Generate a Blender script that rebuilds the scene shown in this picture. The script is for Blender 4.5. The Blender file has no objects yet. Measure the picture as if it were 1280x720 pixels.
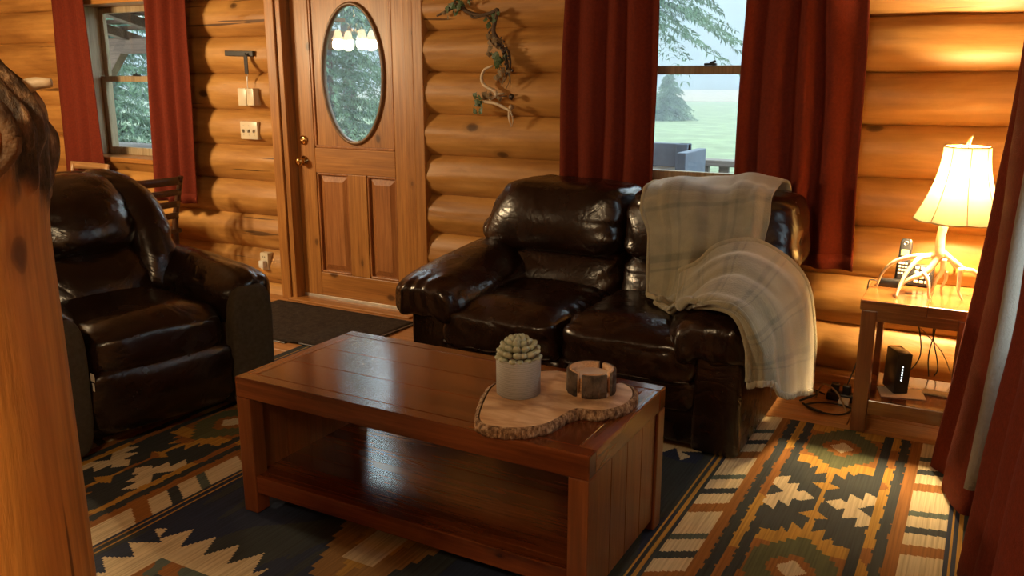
import bpy, bmesh, math, random
from mathutils import Vector, Matrix, noise
random.seed(7)
C = bpy.context.scene.collection
SC = bpy.context.scene
PI = math.pi

# ------------------------------------------------------------------ camera
CAM_H, FPX, PITCH, YAW = 1.41, 1068.0, math.radians(13.8), math.radians(29)
cd = bpy.data.cameras.new('camera'); cam = bpy.data.objects.new('camera', cd); C.objects.link(cam)
cd.sensor_width = 36.0; cd.lens = FPX / 1280 * 36.0; cd.clip_start = 0.02; cd.clip_end = 600
cam.location = (0, 0, CAM_H); cam.rotation_euler = (PI / 2 - PITCH, 0, YAW)
SC.camera = cam
FW = Vector((-math.sin(YAW) * math.cos(PITCH), math.cos(YAW) * math.cos(PITCH), -math.sin(PITCH)))
RT = Vector((math.cos(YAW), math.sin(YAW), 0)); UP = RT.cross(FW)
def ray(px, py): return FW + RT * ((px - 640) / FPX) - UP * ((py - 360) / FPX)
def aty(px, py, y): d = ray(px, py); return Vector((0, 0, CAM_H)) + d * (y / d.y)
def atz(px, py, z): d = ray(px, py); return Vector((0, 0, CAM_H)) + d * ((z - CAM_H) / d.z)

# ------------------------------------------------------------------ world and light
w = bpy.data.worlds.new('overcast'); SC.world = w; w.use_nodes = True
bg = w.node_tree.nodes['Background']; bg.inputs[0].default_value = (0.72, 0.88, 1.0, 1); bg.inputs[1].default_value = 5.0
SC.view_settings.view_transform = 'Standard'; SC.view_settings.look = 'None'
SC.view_settings.gamma = 1.0; SC.view_settings.use_curve_mapping = False
SC.view_settings.exposure = 0.0
WARM = (1.0, 0.74, 0.42)
MIST = .0085
CHANDELIER_W, LAMP_W, CEILING_W = 215.0, 330.0, 50.0

# ------------------------------------------------------------------ materials
MATS = {}
def nodes_of(name):
    m = bpy.data.materials.new(name); m.use_nodes = True; MATS[name] = m
    nt = m.node_tree; b = nt.nodes['Principled BSDF']
    return m, nt, b
def N(nt, t, **kw):
    n = nt.nodes.new(t)
    for k, v in kw.items():
        if k in n.bl_rna.properties: setattr(n, k, v)
        else: n.inputs[k].default_value = v
    return n
def c4(c): return (c[0], c[1], c[2], 1)
def ramp(nt, stops):
    r = nt.nodes.new('ShaderNodeValToRGB'); e = r.color_ramp.elements
    while len(e) < len(stops): e.new(0.5)
    for i, (p, c) in enumerate(stops): e[i].position = p; e[i].color = c4(c)
    return r
def coords(nt, scale=(1, 1, 1), kind='Object', rnd=0.0):
    tc = nt.nodes.new('ShaderNodeTexCoord'); mp = nt.nodes.new('ShaderNodeMapping')
    mp.inputs['Scale'].default_value = scale
    nt.links.new(tc.outputs[kind], mp.inputs['Vector'])
    if rnd:
        oi = nt.nodes.new('ShaderNodeObjectInfo'); mu = N(nt, 'ShaderNodeMath', operation='MULTIPLY'); mu.inputs[1].default_value = rnd
        nt.links.new(oi.outputs['Random'], mu.inputs[0]); nt.links.new(mu.outputs[0], mp.inputs['Location'])
    return mp
def plain(name, col, rough=0.5, metal=0.0, bump=0.0, bscale=60, spec=0.5, vary=0.12, emit=None, estr=0.0, sheen=0.0):
    m, nt, b = nodes_of(name)
    mp = coords(nt); nz = N(nt, 'ShaderNodeTexNoise', Scale=bscale * .3, Detail=4.0); nt.links.new(mp.outputs[0], nz.inputs['Vector'])
    r = ramp(nt, [(.3, [x * (1 - vary) for x in col]), (.7, [min(1, x * (1 + vary)) for x in col])])
    nt.links.new(nz.outputs['Fac'], r.inputs[0]); nt.links.new(r.outputs[0], b.inputs['Base Color'])
    b.inputs['Roughness'].default_value = rough; b.inputs['Metallic'].default_value = metal
    b.inputs['Specular IOR Level'].default_value = spec
    if sheen: b.inputs['Sheen Weight'].default_value = sheen; b.inputs['Sheen Roughness'].default_value = .4; b.inputs['Sheen Tint'].default_value = c4([min(1, x * 3 + .1) for x in col])
    if bump:
        n2 = N(nt, 'ShaderNodeTexNoise', Scale=bscale, Detail=5.0); nt.links.new(mp.outputs[0], n2.inputs['Vector'])
        bp = N(nt, 'ShaderNodeBump', Strength=bump, Distance=.01); nt.links.new(n2.outputs['Fac'], bp.inputs['Height']); nt.links.new(bp.outputs[0], b.inputs['Normal'])
    if emit: b.inputs['Emission Color'].default_value = c4(emit); b.inputs['Emission Strength'].default_value = estr
    return m
def wood(name, dark, mid, light, axis=0, rough=0.4, knots=True, stretch=9.0, scale=1.0, bump=.15, rnd=5.0, knot_col=None, coat=0.0, cracks=False, spec=.5, fine=.6):
    m, nt, b = nodes_of(name)
    s = [stretch * scale] * 3; s[axis] = scale
    mp = coords(nt, s, rnd=rnd)
    n1 = N(nt, 'ShaderNodeTexNoise', Scale=1.3, Detail=6.0, Roughness=.62, Distortion=.5); nt.links.new(mp.outputs[0], n1.inputs['Vector'])
    r1 = ramp(nt, [(.28, dark), (.5, mid), (.72, light)]); nt.links.new(n1.outputs['Fac'], r1.inputs[0])
    s2 = [stretch * 6 * scale] * 3; s2[axis] = 1.6 * scale
    mp2 = coords(nt, s2, rnd=rnd)
    n2 = N(nt, 'ShaderNodeTexNoise', Scale=1.5, Detail=4.0); nt.links.new(mp2.outputs[0], n2.inputs['Vector'])
    r2 = ramp(nt, [(.35, (.62, .58, .52)), (.62, (1.08, 1.08, 1.08))]); nt.links.new(n2.outputs['Fac'], r2.inputs[0])
    mx = N(nt, 'ShaderNodeMix', data_type='RGBA', blend_type='MULTIPLY'); mx.inputs[0].default_value = fine
    nt.links.new(r1.outputs[0], mx.inputs[6]); nt.links.new(r2.outputs[0], mx.inputs[7])
    out = mx.outputs[2]
    kc = knot_col or [x * .35 for x in dark]
    if knots:
        s3 = [3.6 * scale] * 3; s3[axis] = 2.2 * scale
        mp3 = coords(nt, s3, rnd=rnd)
        wob = N(nt, 'ShaderNodeTexNoise', Scale=6.0); nt.links.new(mp3.outputs[0], wob.inputs['Vector'])
        vo = N(nt, 'ShaderNodeTexVoronoi', Scale=1.0); nt.links.new(mp3.outputs[0], vo.inputs['Vector'])
        ad = N(nt, 'ShaderNodeMath', operation='MULTIPLY_ADD'); ad.inputs[1].default_value = .05; nt.links.new(wob.outputs['Fac'], ad.inputs[0]); nt.links.new(vo.outputs['Distance'], ad.inputs[2])
        r3 = ramp(nt, [(.075, (1, 1, 1)), (.105, (.75, .75, .75)), (.12, (.25, .25, .25)), (.19, (0, 0, 0))]); nt.links.new(ad.outputs[0], r3.inputs[0])
        mk = N(nt, 'ShaderNodeMix', data_type='RGBA'); nt.links.new(r3.outputs[0], mk.inputs[0]); nt.links.new(out, mk.inputs[6]); mk.inputs[7].default_value = c4(kc); out = mk.outputs[2]
    if cracks:
        s4 = [26 * scale] * 3; s4[axis] = .9 * scale
        mp4 = coords(nt, s4, rnd=rnd)
        n4 = N(nt, 'ShaderNodeTexNoise', Scale=1.0, Detail=2.0); nt.links.new(mp4.outputs[0], n4.inputs['Vector'])
        r4 = ramp(nt, [(.27, (1, 1, 1)), (.30, (0, 0, 0))]); nt.links.new(n4.outputs['Fac'], r4.inputs[0])
        mk = N(nt, 'ShaderNodeMix', data_type='RGBA'); nt.links.new(r4.outputs[0], mk.inputs[0]); nt.links.new(out, mk.inputs[6]); mk.inputs[7].default_value = c4(kc); out = mk.outputs[2]
    nt.links.new(out, b.inputs['Base Color'])
    b.inputs['Roughness'].default_value = rough; b.inputs['Coat Weight'].default_value = coat; b.inputs['Coat Roughness'].default_value = .18
    b.inputs['Specular IOR Level'].default_value = spec
    bp = N(nt, 'ShaderNodeBump', Strength=bump, Distance=.01); nt.links.new(n1.outputs['Fac'], bp.inputs['Height']); nt.links.new(bp.outputs[0], b.inputs['Normal'])
    return m
LOG = ((.27, .115, .026), (.44, .215, .052), (.56, .30, .082))
wood('log_x', *LOG, axis=0, rough=.45, cracks=True, bump=.5, stretch=5, fine=.35)
wood('log_y', *LOG, axis=1, rough=.45, cracks=True, bump=.5, stretch=5, fine=.35)
wood('pine_z', (.29, .115, .027), (.40, .172, .040), (.48, .225, .058), axis=2, rough=.38, scale=1.3)
wood('pine_x', (.29, .115, .027), (.40, .172, .040), (.48, .225, .058), axis=0, rough=.38, scale=1.3)
wood('panel_z', (.26, .095, .028), (.36, .145, .045), (.45, .2, .065), axis=2, rough=.36, scale=1.6, knots=False)
wood('floor_wood', (.36, .15, .045), (.47, .22, .075), (.55, .29, .11), axis=0, rough=.35, scale=1.2, rnd=9.0)
wood('sash_wood', (.22, .115, .05), (.32, .175, .08), (.4, .23, .12), axis=0, rough=.45, knots=False, scale=1.5)
wood('casing_wood', (.30, .22, .13), (.40, .31, .19), (.48, .38, .25), axis=2, rough=.5, knots=False, scale=1.5)
wood('table_x', (.06, .0125, .003), (.13, .032, .008), (.19, .052, .013), axis=0, rough=.15, scale=1.3, coat=.3, bump=.0, knot_col=(.02, .008, .004))
wood('table_y', (.10, .032, .009), (.17, .05, .012), (.23, .075, .019), axis=1, rough=.25, scale=1.3, coat=.2, knots=False)
wood('table_z', (.10, .030, .009), (.16, .046, .012), (.22, .07, .018), axis=2, rough=.3, scale=1.3, coat=.15, knots=False)
wood('side_x', (.12, .042, .012), (.20, .075, .02), (.27, .11, .03), axis=0, rough=.2, scale=1.3, coat=.5, knots=False)
wood('side_z', (.10, .034, .010), (.17, .06, .017), (.23, .085, .025), axis=2, rough=.3, scale=1.3, coat=.3, knots=False)
wood('chair_dark', (.03, .012, .006), (.05, .02, .008), (.075, .03, .012), axis=2, rough=.3, knots=False)
wood('chair_pale', (.28, .14, .05), (.36, .19, .075), (.42, .24, .1), axis=0, rough=.35, knots=False)
wood('post_wood', (.40, .165, .032), (.54, .26, .055), (.62, .33, .085), axis=2, rough=.5, scale=1.6, cracks=True, bump=.4)
wood('slab_wood', (.42, .22, .1), (.56, .33, .17), (.64, .41, .23), axis=1, rough=.55, scale=3.0, knots=False)
wood('deck_grey', (.12, .10, .085), (.17, .145, .13), (.22, .19, .17), axis=0, rough=.8, knots=False)
wood('rafter', (.10, .06, .038), (.15, .09, .055), (.2, .125, .08), axis=0, rough=.8, knots=False)
plain('bark', (.13, .075, .036), rough=.75, bump=1.0, bscale=60, vary=.85)
plain('bark_pale', (.27, .165, .085), rough=.9, bump=1.0, bscale=110, vary=.75)
plain('bark_dark', (.10, .07, .048), rough=.9, bump=1.0, bscale=90, vary=.6)
def flaky():
    m, nt, b = nodes_of('bark_flaky'); mp = coords(nt, (1, 1, .5))
    n1 = N(nt, 'ShaderNodeTexNoise', Scale=95.0, Detail=5.0, Roughness=.65); nt.links.new(mp.outputs[0], n1.inputs['Vector'])
    r = ramp(nt, [(.32, (.05, .024, .010)), (.45, (.17, .085, .035)), (.56, (.36, .22, .115)), (.68, (.55, .40, .25))]); nt.links.new(n1.outputs['Fac'], r.inputs[0]); nt.links.new(r.outputs[0], b.inputs['Base Color'])
    b.inputs['Roughness'].default_value = .85
    bp = N(nt, 'ShaderNodeBump', Strength=1.0, Distance=.01); nt.links.new(n1.outputs['Fac'], bp.inputs['Height']); nt.links.new(bp.outputs[0], b.inputs['Normal'])
flaky()
def post_mix():
    m = MATS['post_wood'].copy(); m.name = 'post_mix'; MATS['post_mix'] = m; nt = m.node_tree; b = nt.nodes['Principled BSDF']
    src = b.inputs['Base Color'].links[0].from_socket; at = nt.nodes.new('ShaderNodeAttribute'); at.attribute_name = 'bark'
    mp = coords(nt, (1, 1, .35)); n1 = N(nt, 'ShaderNodeTexNoise', Scale=38.0, Detail=6.0, Roughness=.7); nt.links.new(mp.outputs[0], n1.inputs['Vector'])
    r = ramp(nt, [(.36, (.012, .007, .004)), (.48, (.06, .034, .016)), (.57, (.17, .10, .05)), (.66, (.45, .30, .16))]); nt.links.new(n1.outputs['Fac'], r.inputs[0])
    mx = N(nt, 'ShaderNodeMix', data_type='RGBA'); nt.links.new(at.outputs['Fac'], mx.inputs[0]); nt.links.new(src, mx.inputs[6]); nt.links.new(r.outputs[0], mx.inputs[7]); nt.links.new(mx.outputs[2], b.inputs['Base Color'])
    bp = N(nt, 'ShaderNodeBump', Distance=.012); nt.links.new(at.outputs['Fac'], bp.inputs['Strength']); nt.links.new(n1.outputs['Fac'], bp.inputs['Height']); nt.links.new(b.inputs['Normal'].links[0].from_socket, bp.inputs['Normal']); nt.links.new(bp.outputs[0], b.inputs['Normal'])
post_mix()
plain('knot_wood', (.34, .15, .05), rough=.4, bump=.3, bscale=50, vary=.4)
plain('brass', (.75, .5, .2), rough=.18, metal=1.0)
plain('dark_seal', (.03, .02, .015), rough=.6)
plain('oval_trim', (.16, .085, .035), rough=.35)
plain('alu', (.6, .56, .5), rough=.35, metal=.7)
plain('ivory_plastic', (.66, .58, .42), rough=.35, vary=.03)
plain('white_plastic', (.7, .68, .62), rough=.4, vary=.03)
plain('black_plastic', (.012, .012, .014), rough=.28, vary=.1)
plain('black_metal', (.01, .01, .01), rough=.45)
plain('grey_key', (.42, .4, .36), rough=.35, metal=.6)
plain('lcd', (.20, .25, .12), rough=.3)
plain('keypad', (.55, .5, .4), rough=.4)
plain('antler', (.62, .50, .34), rough=.45, bump=.25, bscale=60, vary=.3)
plain('antler_dark', (.40, .30, .19), rough=.5, bump=.25, bscale=60, vary=.35)
plain('paper', (.62, .55, .44), rough=.8, vary=.04)
plain('card_grey', (.33, .29, .21), rough=.6, vary=.25, bscale=120)
plain('cable_black', (.012, .011, .010), rough=.5)
plain('cable_tan', (.3, .2, .1), rough=.5)
plain('led', (.8, .95, 1), emit=(.8, .95, 1.0), estr=3.0)
plain('soil', (.16, .07, .032), rough=.95, bump=1.0, bscale=220, vary=.6)
plain('leaf_green', (.045, .09, .03), rough=.5, vary=.5, bscale=25)
plain('leaf_dry', (.2, .14, .07), rough=.7, vary=.5, bscale=25)
plain('berry', (.03, .02, .015), rough=.3)
plain('vine', (.09, .055, .03), rough=.8, bump=.6, bscale=120)
plain('steel', (.5, .5, .5), rough=.3, metal=1)
plain('grass', (.20, .25, .13), rough=.95, vary=.25, bscale=4)
plain('dry_grass', (.33, .28, .20), rough=.95, vary=.2, bscale=4)
plain('hill', (.09, .14, .18), rough=1, vary=.3, bscale=1)
plain('needles', (.075, .14, .085), rough=.8, vary=.45, bscale=5)
plain('needles_pale', (.12, .19, .11), rough=.8, vary=.45, bscale=5)
plain('trunk', (.11, .08, .06), rough=.95, bump=.8, bscale=20, vary=.4)
plain('cover_blue', (.09, .11, .15), rough=.6, vary=.1)
plain('cover_pale', (.35, .36, .37), rough=.7, vary=.1)
plain('ceiling_wood', (.22, .115, .045), rough=.6)
plain('socket', (.6, .42, .12), rough=.3, metal=.8)
plain('placemat', (.55, .53, .5), rough=.8)
plain('coaster_pale', (.60, .47, .36), rough=.6)
plain('blanket_plain', (.275, .24, .16), rough=.95, bump=.5, bscale=190, sheen=.3, spec=.1)
plain('blanket_fringe', (.36, .33, .25), rough=.95, sheen=.3)
plain('tag_white', (.7, .66, .56), rough=.6)
def fabric(name, col, rough=.9, weave=260, bump=.35, sheen=.4, vary=.25):
    m = plain(name, col, rough=rough, bump=bump, bscale=weave, vary=vary, sheen=sheen, spec=.2); return m
fabric('curtain_red', (.12, .0155, .005), sheen=.03, vary=.15)
fabric('curtain_lining', (.21, .175, .14), sheen=.1, vary=.06)
fabric('mat_dark', (.035, .026, .02), weave=150, bump=.9, sheen=.1, vary=.5)
fabric('arm_suede', (.045, .036, .022), weave=200, bump=.2, sheen=.25, vary=.2)
def leather(name, col, rough=.3):
    m, nt, b = nodes_of(name)
    mp = coords(nt)
    nz = N(nt, 'ShaderNodeTexNoise', Scale=7.0, Detail=5.0); nt.links.new(mp.outputs[0], nz.inputs['Vector'])
    r = ramp(nt, [(.3, [x * .65 for x in col]), (.7, [x * 1.35 for x in col])]); nt.links.new(nz.outputs['Fac'], r.inputs[0]); nt.links.new(r.outputs[0], b.inputs['Base Color'])
    rr = N(nt, 'ShaderNodeMapRange'); rr.inputs[3].default_value = rough - .07; rr.inputs[4].default_value = rough + .1
    nt.links.new(nz.outputs['Fac'], rr.inputs[0]); nt.links.new(rr.outputs[0], b.inputs['Roughness'])
    vo = N(nt, 'ShaderNodeTexVoronoi', Scale=170.0); nt.links.new(mp.outputs[0], vo.inputs['Vector'])
    b1 = N(nt, 'ShaderNodeBump', Strength=.10, Distance=.002); nt.links.new(vo.outputs['Distance'], b1.inputs['Height'])
    n2 = N(nt, 'ShaderNodeTexNoise', Scale=11.0, Detail=3.0, Distortion=1.2); nt.links.new(mp.outputs[0], n2.inputs['Vector'])
    b2 = N(nt, 'ShaderNodeBump', Strength=.16, Distance=.02); nt.links.new(n2.outputs['Fac'], b2.inputs['Height']); nt.links.new(b1.outputs[0], b2.inputs['Normal'])
    n3 = N(nt, 'ShaderNodeTexNoise', Scale=5.5, Detail=2.5, Distortion=1.6); nt.links.new(mp.outputs[0], n3.inputs['Vector'])
    sb = N(nt, 'ShaderNodeMath', operation='SUBTRACT'); sb.inputs[1].default_value = .5; nt.links.new(n3.outputs['Fac'], sb.inputs[0])
    ab = N(nt, 'ShaderNodeMath', operation='ABSOLUTE'); nt.links.new(sb.outputs[0], ab.inputs[0])
    mr = N(nt, 'ShaderNodeMapRange'); mr.inputs[2].default_value = .09; nt.links.new(ab.outputs[0], mr.inputs[0])
    b3 = N(nt, 'ShaderNodeBump', Strength=.10, Distance=.008); nt.links.new(mr.outputs[0], b3.inputs['Height']); nt.links.new(b2.outputs[0], b3.inputs['Normal'])
    nt.links.new(b3.outputs[0], b.inputs['Normal'])
    b.inputs['Specular IOR Level'].default_value = .6
    return m
leather('leather_brown', (.013, .0048, .0022), .25)
leather('leather_dark', (.009, .0042, .0026), .24)
def glass():
    m, nt, b = nodes_of('pane_glass'); nt.nodes.remove(b)
    out = [n for n in nt.nodes if n.type == 'OUTPUT_MATERIAL'][0]
    t = nt.nodes.new('ShaderNodeBsdfTransparent'); t.inputs[0].default_value = (.95, .98, .97, 1)
    g = N(nt, 'ShaderNodeBsdfGlossy', Roughness=.01); lw = N(nt, 'ShaderNodeLayerWeight', Blend=.5)
    mx = nt.nodes.new('ShaderNodeMixShader')
    pw = N(nt, 'ShaderNodeMath', operation='POWER'); pw.inputs[1].default_value = 5.0
    mu = N(nt, 'ShaderNodeMath', operation='MULTIPLY_ADD'); mu.inputs[1].default_value = .93; mu.inputs[2].default_value = .045; mu.use_clamp = True
    nt.links.new(lw.outputs['Facing'], pw.inputs[0]); nt.links.new(pw.outputs[0], mu.inputs[0]); nt.links.new(mu.outputs[0], mx.inputs[0])
    nt.links.new(t.outputs[0], mx.inputs[1]); nt.links.new(g.outputs[0], mx.inputs[2]); nt.links.new(mx.outputs[0], out.inputs[0])
glass()
def shade_mat(name, col, trans=.65):
    m, nt, b = nodes_of(name); out = [n for n in nt.nodes if n.type == 'OUTPUT_MATERIAL'][0]
    mp = coords(nt); nz = N(nt, 'ShaderNodeTexNoise', Scale=40.0); nt.links.new(mp.outputs[0], nz.inputs['Vector'])
    r = ramp(nt, [(.3, [x * .94 for x in col]), (.7, col)]); nt.links.new(nz.outputs['Fac'], r.inputs[0])
    d = nt.nodes.new('ShaderNodeBsdfDiffuse'); t = nt.nodes.new('ShaderNodeBsdfTranslucent'); mx = nt.nodes.new('ShaderNodeMixShader'); mx.inputs[0].default_value = trans
    nt.links.new(r.outputs[0], d.inputs[0]); nt.links.new(r.outputs[0], t.inputs[0])
    nt.links.new(d.outputs[0], mx.inputs[1]); nt.links.new(t.outputs[0], mx.inputs[2]); nt.links.new(mx.outputs[0], out.inputs[0]); nt.nodes.remove(b)
shade_mat('shade_linen', (.88, .70, .40), .055); plain('shade_edge', (.55, .42, .2), rough=.6)
plain('lamp_glass', (.9, .8, .6), rough=.3, emit=(1.0, .72, .38), estr=14.0)
def pot_mat():
    m, nt, b = nodes_of('pot_weave'); mp = coords(nt)
    a = N(nt, 'ShaderNodeTexWave', Scale=55.0, Distortion=2.0, bands_direction='Z'); nt.links.new(mp.outputs[0], a.inputs['Vector'])
    nz = N(nt, 'ShaderNodeTexNoise', Scale=160.0, Detail=3.0); nt.links.new(mp.outputs[0], nz.inputs['Vector'])
    ad = N(nt, 'ShaderNodeMath', operation='ADD'); nt.links.new(a.outputs['Fac'], ad.inputs[0]); nt.links.new(nz.outputs['Fac'], ad.inputs[1])
    r = ramp(nt, [(.3, (.20, .19, .17)), (.95, (.31, .295, .27))]); nt.links.new(ad.outputs[0], r.inputs[0]); nt.links.new(r.outputs[0], b.inputs['Base Color'])
    b.inputs['Roughness'].default_value = .7
    bp = N(nt, 'ShaderNodeBump', Strength=.3, Distance=.002); nt.links.new(ad.outputs[0], bp.inputs['Height']); nt.links.new(bp.outputs[0], b.inputs['Normal'])
pot_mat()
def succulent_mat():
    m, nt, b = nodes_of('succulent'); mp = coords(nt)
    nz = N(nt, 'ShaderNodeTexNoise', Scale=30.0); nt.links.new(mp.outputs[0], nz.inputs['Vector'])
    r = ramp(nt, [(.3, (.27, .29, .19)), (.7, (.42, .43, .31))]); nt.links.new(nz.outputs['Fac'], r.inputs[0]); nt.links.new(r.outputs[0], b.inputs['Base Color'])
    b.inputs['Roughness'].default_value = .55; b.inputs['Subsurface Weight'].default_value = .1; b.inputs['Subsurface Radius'].default_value = (.01, .01, .005)
succulent_mat()
def rings_mat():     # end grain of the log slice
    m, nt, b = nodes_of('end_grain'); mp = coords(nt, (1.0, 2.6, 1))
    nz = N(nt, 'ShaderNodeTexNoise', Scale=7.0, Detail=3.0, Distortion=.6); nt.links.new(mp.outputs[0], nz.inputs['Vector'])
    wv = N(nt, 'ShaderNodeTexWave', Scale=22.0, Distortion=4.0, wave_type='RINGS', rings_direction='Z'); nt.links.new(mp.outputs[0], wv.inputs['Vector'])
    r = ramp(nt, [(.3, (.28, .14, .06)), (.48, (.52, .31, .15)), (.66, (.70, .48, .27))]); nt.links.new(nz.outputs['Fac'], r.inputs[0])
    r2 = ramp(nt, [(.0, (.90, .88, .85)), (1, (1.03, 1.03, 1.03))]); nt.links.new(wv.outputs['Fac'], r2.inputs[0])
    mx = N(nt, 'ShaderNodeMix', data_type='RGBA', blend_type='MULTIPLY'); mx.inputs[0].default_value = .8
    nt.links.new(r.outputs[0], mx.inputs[6]); nt.links.new(r2.outputs[0], mx.inputs[7]); nt.links.new(mx.outputs[2], b.inputs['Base Color'])
    b.inputs['Roughness'].default_value = .5
rings_mat()
def rug_mat():
    m, nt, b = nodes_of('rug_weave')
    at = nt.nodes.new('ShaderNodeAttribute'); at.attribute_name = 'pattern'
    mp = coords(nt, (150, 3.0, 1)); nz = N(nt, 'ShaderNodeTexNoise', Scale=1.0, Detail=3.0); nt.links.new(mp.outputs[0], nz.inputs['Vector'])
    r = ramp(nt, [(.3, (.62, .6, .58)), (.55, (1, 1, 1)), (.75, (1.2, 1.18, 1.15))]); nt.links.new(nz.outputs['Fac'], r.inputs[0])
    mx = N(nt, 'ShaderNodeMix', data_type='RGBA', blend_type='MULTIPLY'); mx.inputs[0].default_value = .85
    nt.links.new(at.outputs['Color'], mx.inputs[6]); nt.links.new(r.outputs[0], mx.inputs[7]); nt.links.new(mx.outputs[2], b.inputs['Base Color'])
    b.inputs['Roughness'].default_value = .85; b.inputs['Specular IOR Level'].default_value = .25
    n2 = N(nt, 'ShaderNodeTexNoise', Scale=220.0); nt.links.new(mp.outputs[0], n2.inputs['Vector'])
    bp = N(nt, 'ShaderNodeBump', Strength=.3, Distance=.004); nt.links.new(nz.outputs['Fac'], bp.inputs['Height']); nt.links.new(bp.outputs[0], b.inputs['Normal'])
rug_mat()
def blanket_mat():
    m, nt, b = nodes_of('blanket_plaid')
    uv = nt.nodes.new('ShaderNodeUVMap'); sp = nt.nodes.new('ShaderNodeSeparateXYZ'); nt.links.new(uv.outputs[0], sp.inputs[0])
    def band(o, freq, ph, lo, hi):
        a = N(nt, 'ShaderNodeMath', operation='MULTIPLY_ADD'); a.inputs[1].default_value = freq; a.inputs[2].default_value = ph; nt.links.new(o, a.inputs[0])
        f = N(nt, 'ShaderNodeMath', operation='FRACT'); nt.links.new(a.outputs[0], f.inputs[0])
        r = ramp(nt, [(0, (lo, lo, lo)), (.42, (lo, lo, lo)), (.46, (hi, hi, hi)), (.56, (hi, hi, hi)), (.58, (lo, lo, lo)), (.68, (lo, lo, lo)), (.70, (hi, hi, hi)), (.73, (hi, hi, hi)), (.75, (lo, lo, lo))])
        nt.links.new(f.outputs[0], r.inputs[0]); return r.outputs[0]
    b1 = band(sp.outputs[0], 4.0, .1, .0, .35); b2 = band(sp.outputs[1], 5.0, .35, .0, .9)
    ad = N(nt, 'ShaderNodeMix', data_type='RGBA', blend_type='ADD'); ad.inputs[0].default_value = .6; nt.links.new(b1, ad.inputs[6]); nt.links.new(b2, ad.inputs[7])
    mp = coords(nt); nz = N(nt, 'ShaderNodeTexNoise', Scale=14.0, Detail=5.0); nt.links.new(mp.outputs[0], nz.inputs['Vector'])
    cr = ramp(nt, [(.0, (.25, .225, .15)), (.5, (.195, .18, .125)), (1, (.14, .135, .095))]); nt.links.new(ad.outputs[2], cr.inputs[0])
    r2 = ramp(nt, [(.3, (.82, .82, .82)), (.7, (1.1, 1.1, 1.1))]); nt.links.new(nz.outputs['Fac'], r2.inputs[0])
    mx = N(nt, 'ShaderNodeMix', data_type='RGBA', blend_type='MULTIPLY'); mx.inputs[0].default_value = 1; nt.links.new(cr.outputs[0], mx.inputs[6]); nt.links.new(r2.outputs[0], mx.inputs[7])
    nt.links.new(mx.outputs[2], b.inputs['Base Color']); b.inputs['Roughness'].default_value = .95; b.inputs['Specular IOR Level'].default_value = .1
    b.inputs['Sheen Weight'].default_value = .5; b.inputs['Sheen Roughness'].default_value = .5
    n2 = N(nt, 'ShaderNodeTexNoise', Scale=190.0, Detail=3.0); nt.links.new(mp.outputs[0], n2.inputs['Vector'])
    bp = N(nt, 'ShaderNodeBump', Strength=.5, Distance=.006); nt.links.new(n2.outputs['Fac'], bp.inputs['Height']); nt.links.new(bp.outputs[0], b.inputs['Normal'])
blanket_mat()

# ------------------------------------------------------------------ geometry helpers: a geo is (verts, faces)
def join(*gs):
    V, F = [], []
    for v, f in gs:
        o = len(V); V += [Vector(p) for p in v]; F += [[i + o for i in q] for q in f]
    return V, F
def xf(g, M): return [M @ Vector(p) for p in g[0]], g[1]
def mv(g, d): d = Vector(d); return [Vector(p) + d for p in g[0]], g[1]
def warp(g, fn): return [Vector(fn(Vector(p))) for p in g[0]], g[1]
def from_bm(bm):
    bm.verts.index_update(); r = ([v.co.copy() for v in bm.verts], [[v.index for v in f.verts] for f in bm.faces]); bm.free(); return r
def box(x0, x1, y0, y1, z0, z1, bev=0.0, seg=2):
    bm = bmesh.new(); bmesh.ops.create_cube(bm, size=1)
    for v in bm.verts: v.co = Vector((x0 + (v.co.x + .5) * (x1 - x0), y0 + (v.co.y + .5) * (y1 - y0), z0 + (v.co.z + .5) * (z1 - z0)))
    if bev: bmesh.ops.bevel(bm, geom=bm.edges[:], offset=bev, segments=seg, affect='EDGES', profile=.5)
    return from_bm(bm)
def catmull(P, n):
    P = [Vector(p) for p in P]; out = []
    if len(P) < 3: n_ = n; return [P[0].lerp(P[-1], i / n_) for i in range(n_ + 1)]
    for i in range(len(P) - 1):
        p0 = P[i - 1] if i else P[0] * 2 - P[1]; p1, p2 = P[i], P[i + 1]; p3 = P[i + 2] if i + 2 < len(P) else P[-1] * 2 - P[-2]
        for k in range(n):
            t = k / n; out.append(.5 * ((2 * p1) + (p2 - p0) * t + (2 * p0 - 5 * p1 + 4 * p2 - p3) * t * t + (3 * p1 - p0 - 3 * p2 + p3) * t ** 3))
    out.append(P[-1]); return out
def tube(P, R, seg=8, sm=4, cap=True):
    """swept tube through P with radii R"""
    P = [Vector(p) for p in P]; R = R if hasattr(R, '__len__') else [R] * len(P)
    if sm > 1 and len(P) > 2:
        Q = catmull(P, sm); RR = []
        for i in range(len(P) - 1): RR += [R[i] + (R[i + 1] - R[i]) * k / sm for k in range(sm)]
        RR.append(R[-1]); P, R = Q, RR
    V, F = [], []; T = []
    for i in range(len(P)): T.append((P[min(i + 1, len(P) - 1)] - P[max(i - 1, 0)]).normalized())
    u = T[0].orthogonal().normalized()
    for i, p in enumerate(P):
        u = (u - T[i] * u.dot(T[i])); u = u.normalized() if u.length > 1e-6 else T[i].orthogonal().normalized()
        v = T[i].cross(u)
        for k in range(seg):
            a = 2 * PI * k / seg; V.append(p + (u * math.cos(a) + v * math.sin(a)) * R[i])
    for i in range(len(P) - 1):
        for k in range(seg):
            k2 = (k + 1) % seg; F.append([i * seg + k, i * seg + k2, (i + 1) * seg + k2, (i + 1) * seg + k])
    if cap: F.append(list(range(seg))[::-1]); F.append([(len(P) - 1) * seg + k for k in range(seg)])
    return V, F
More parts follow.
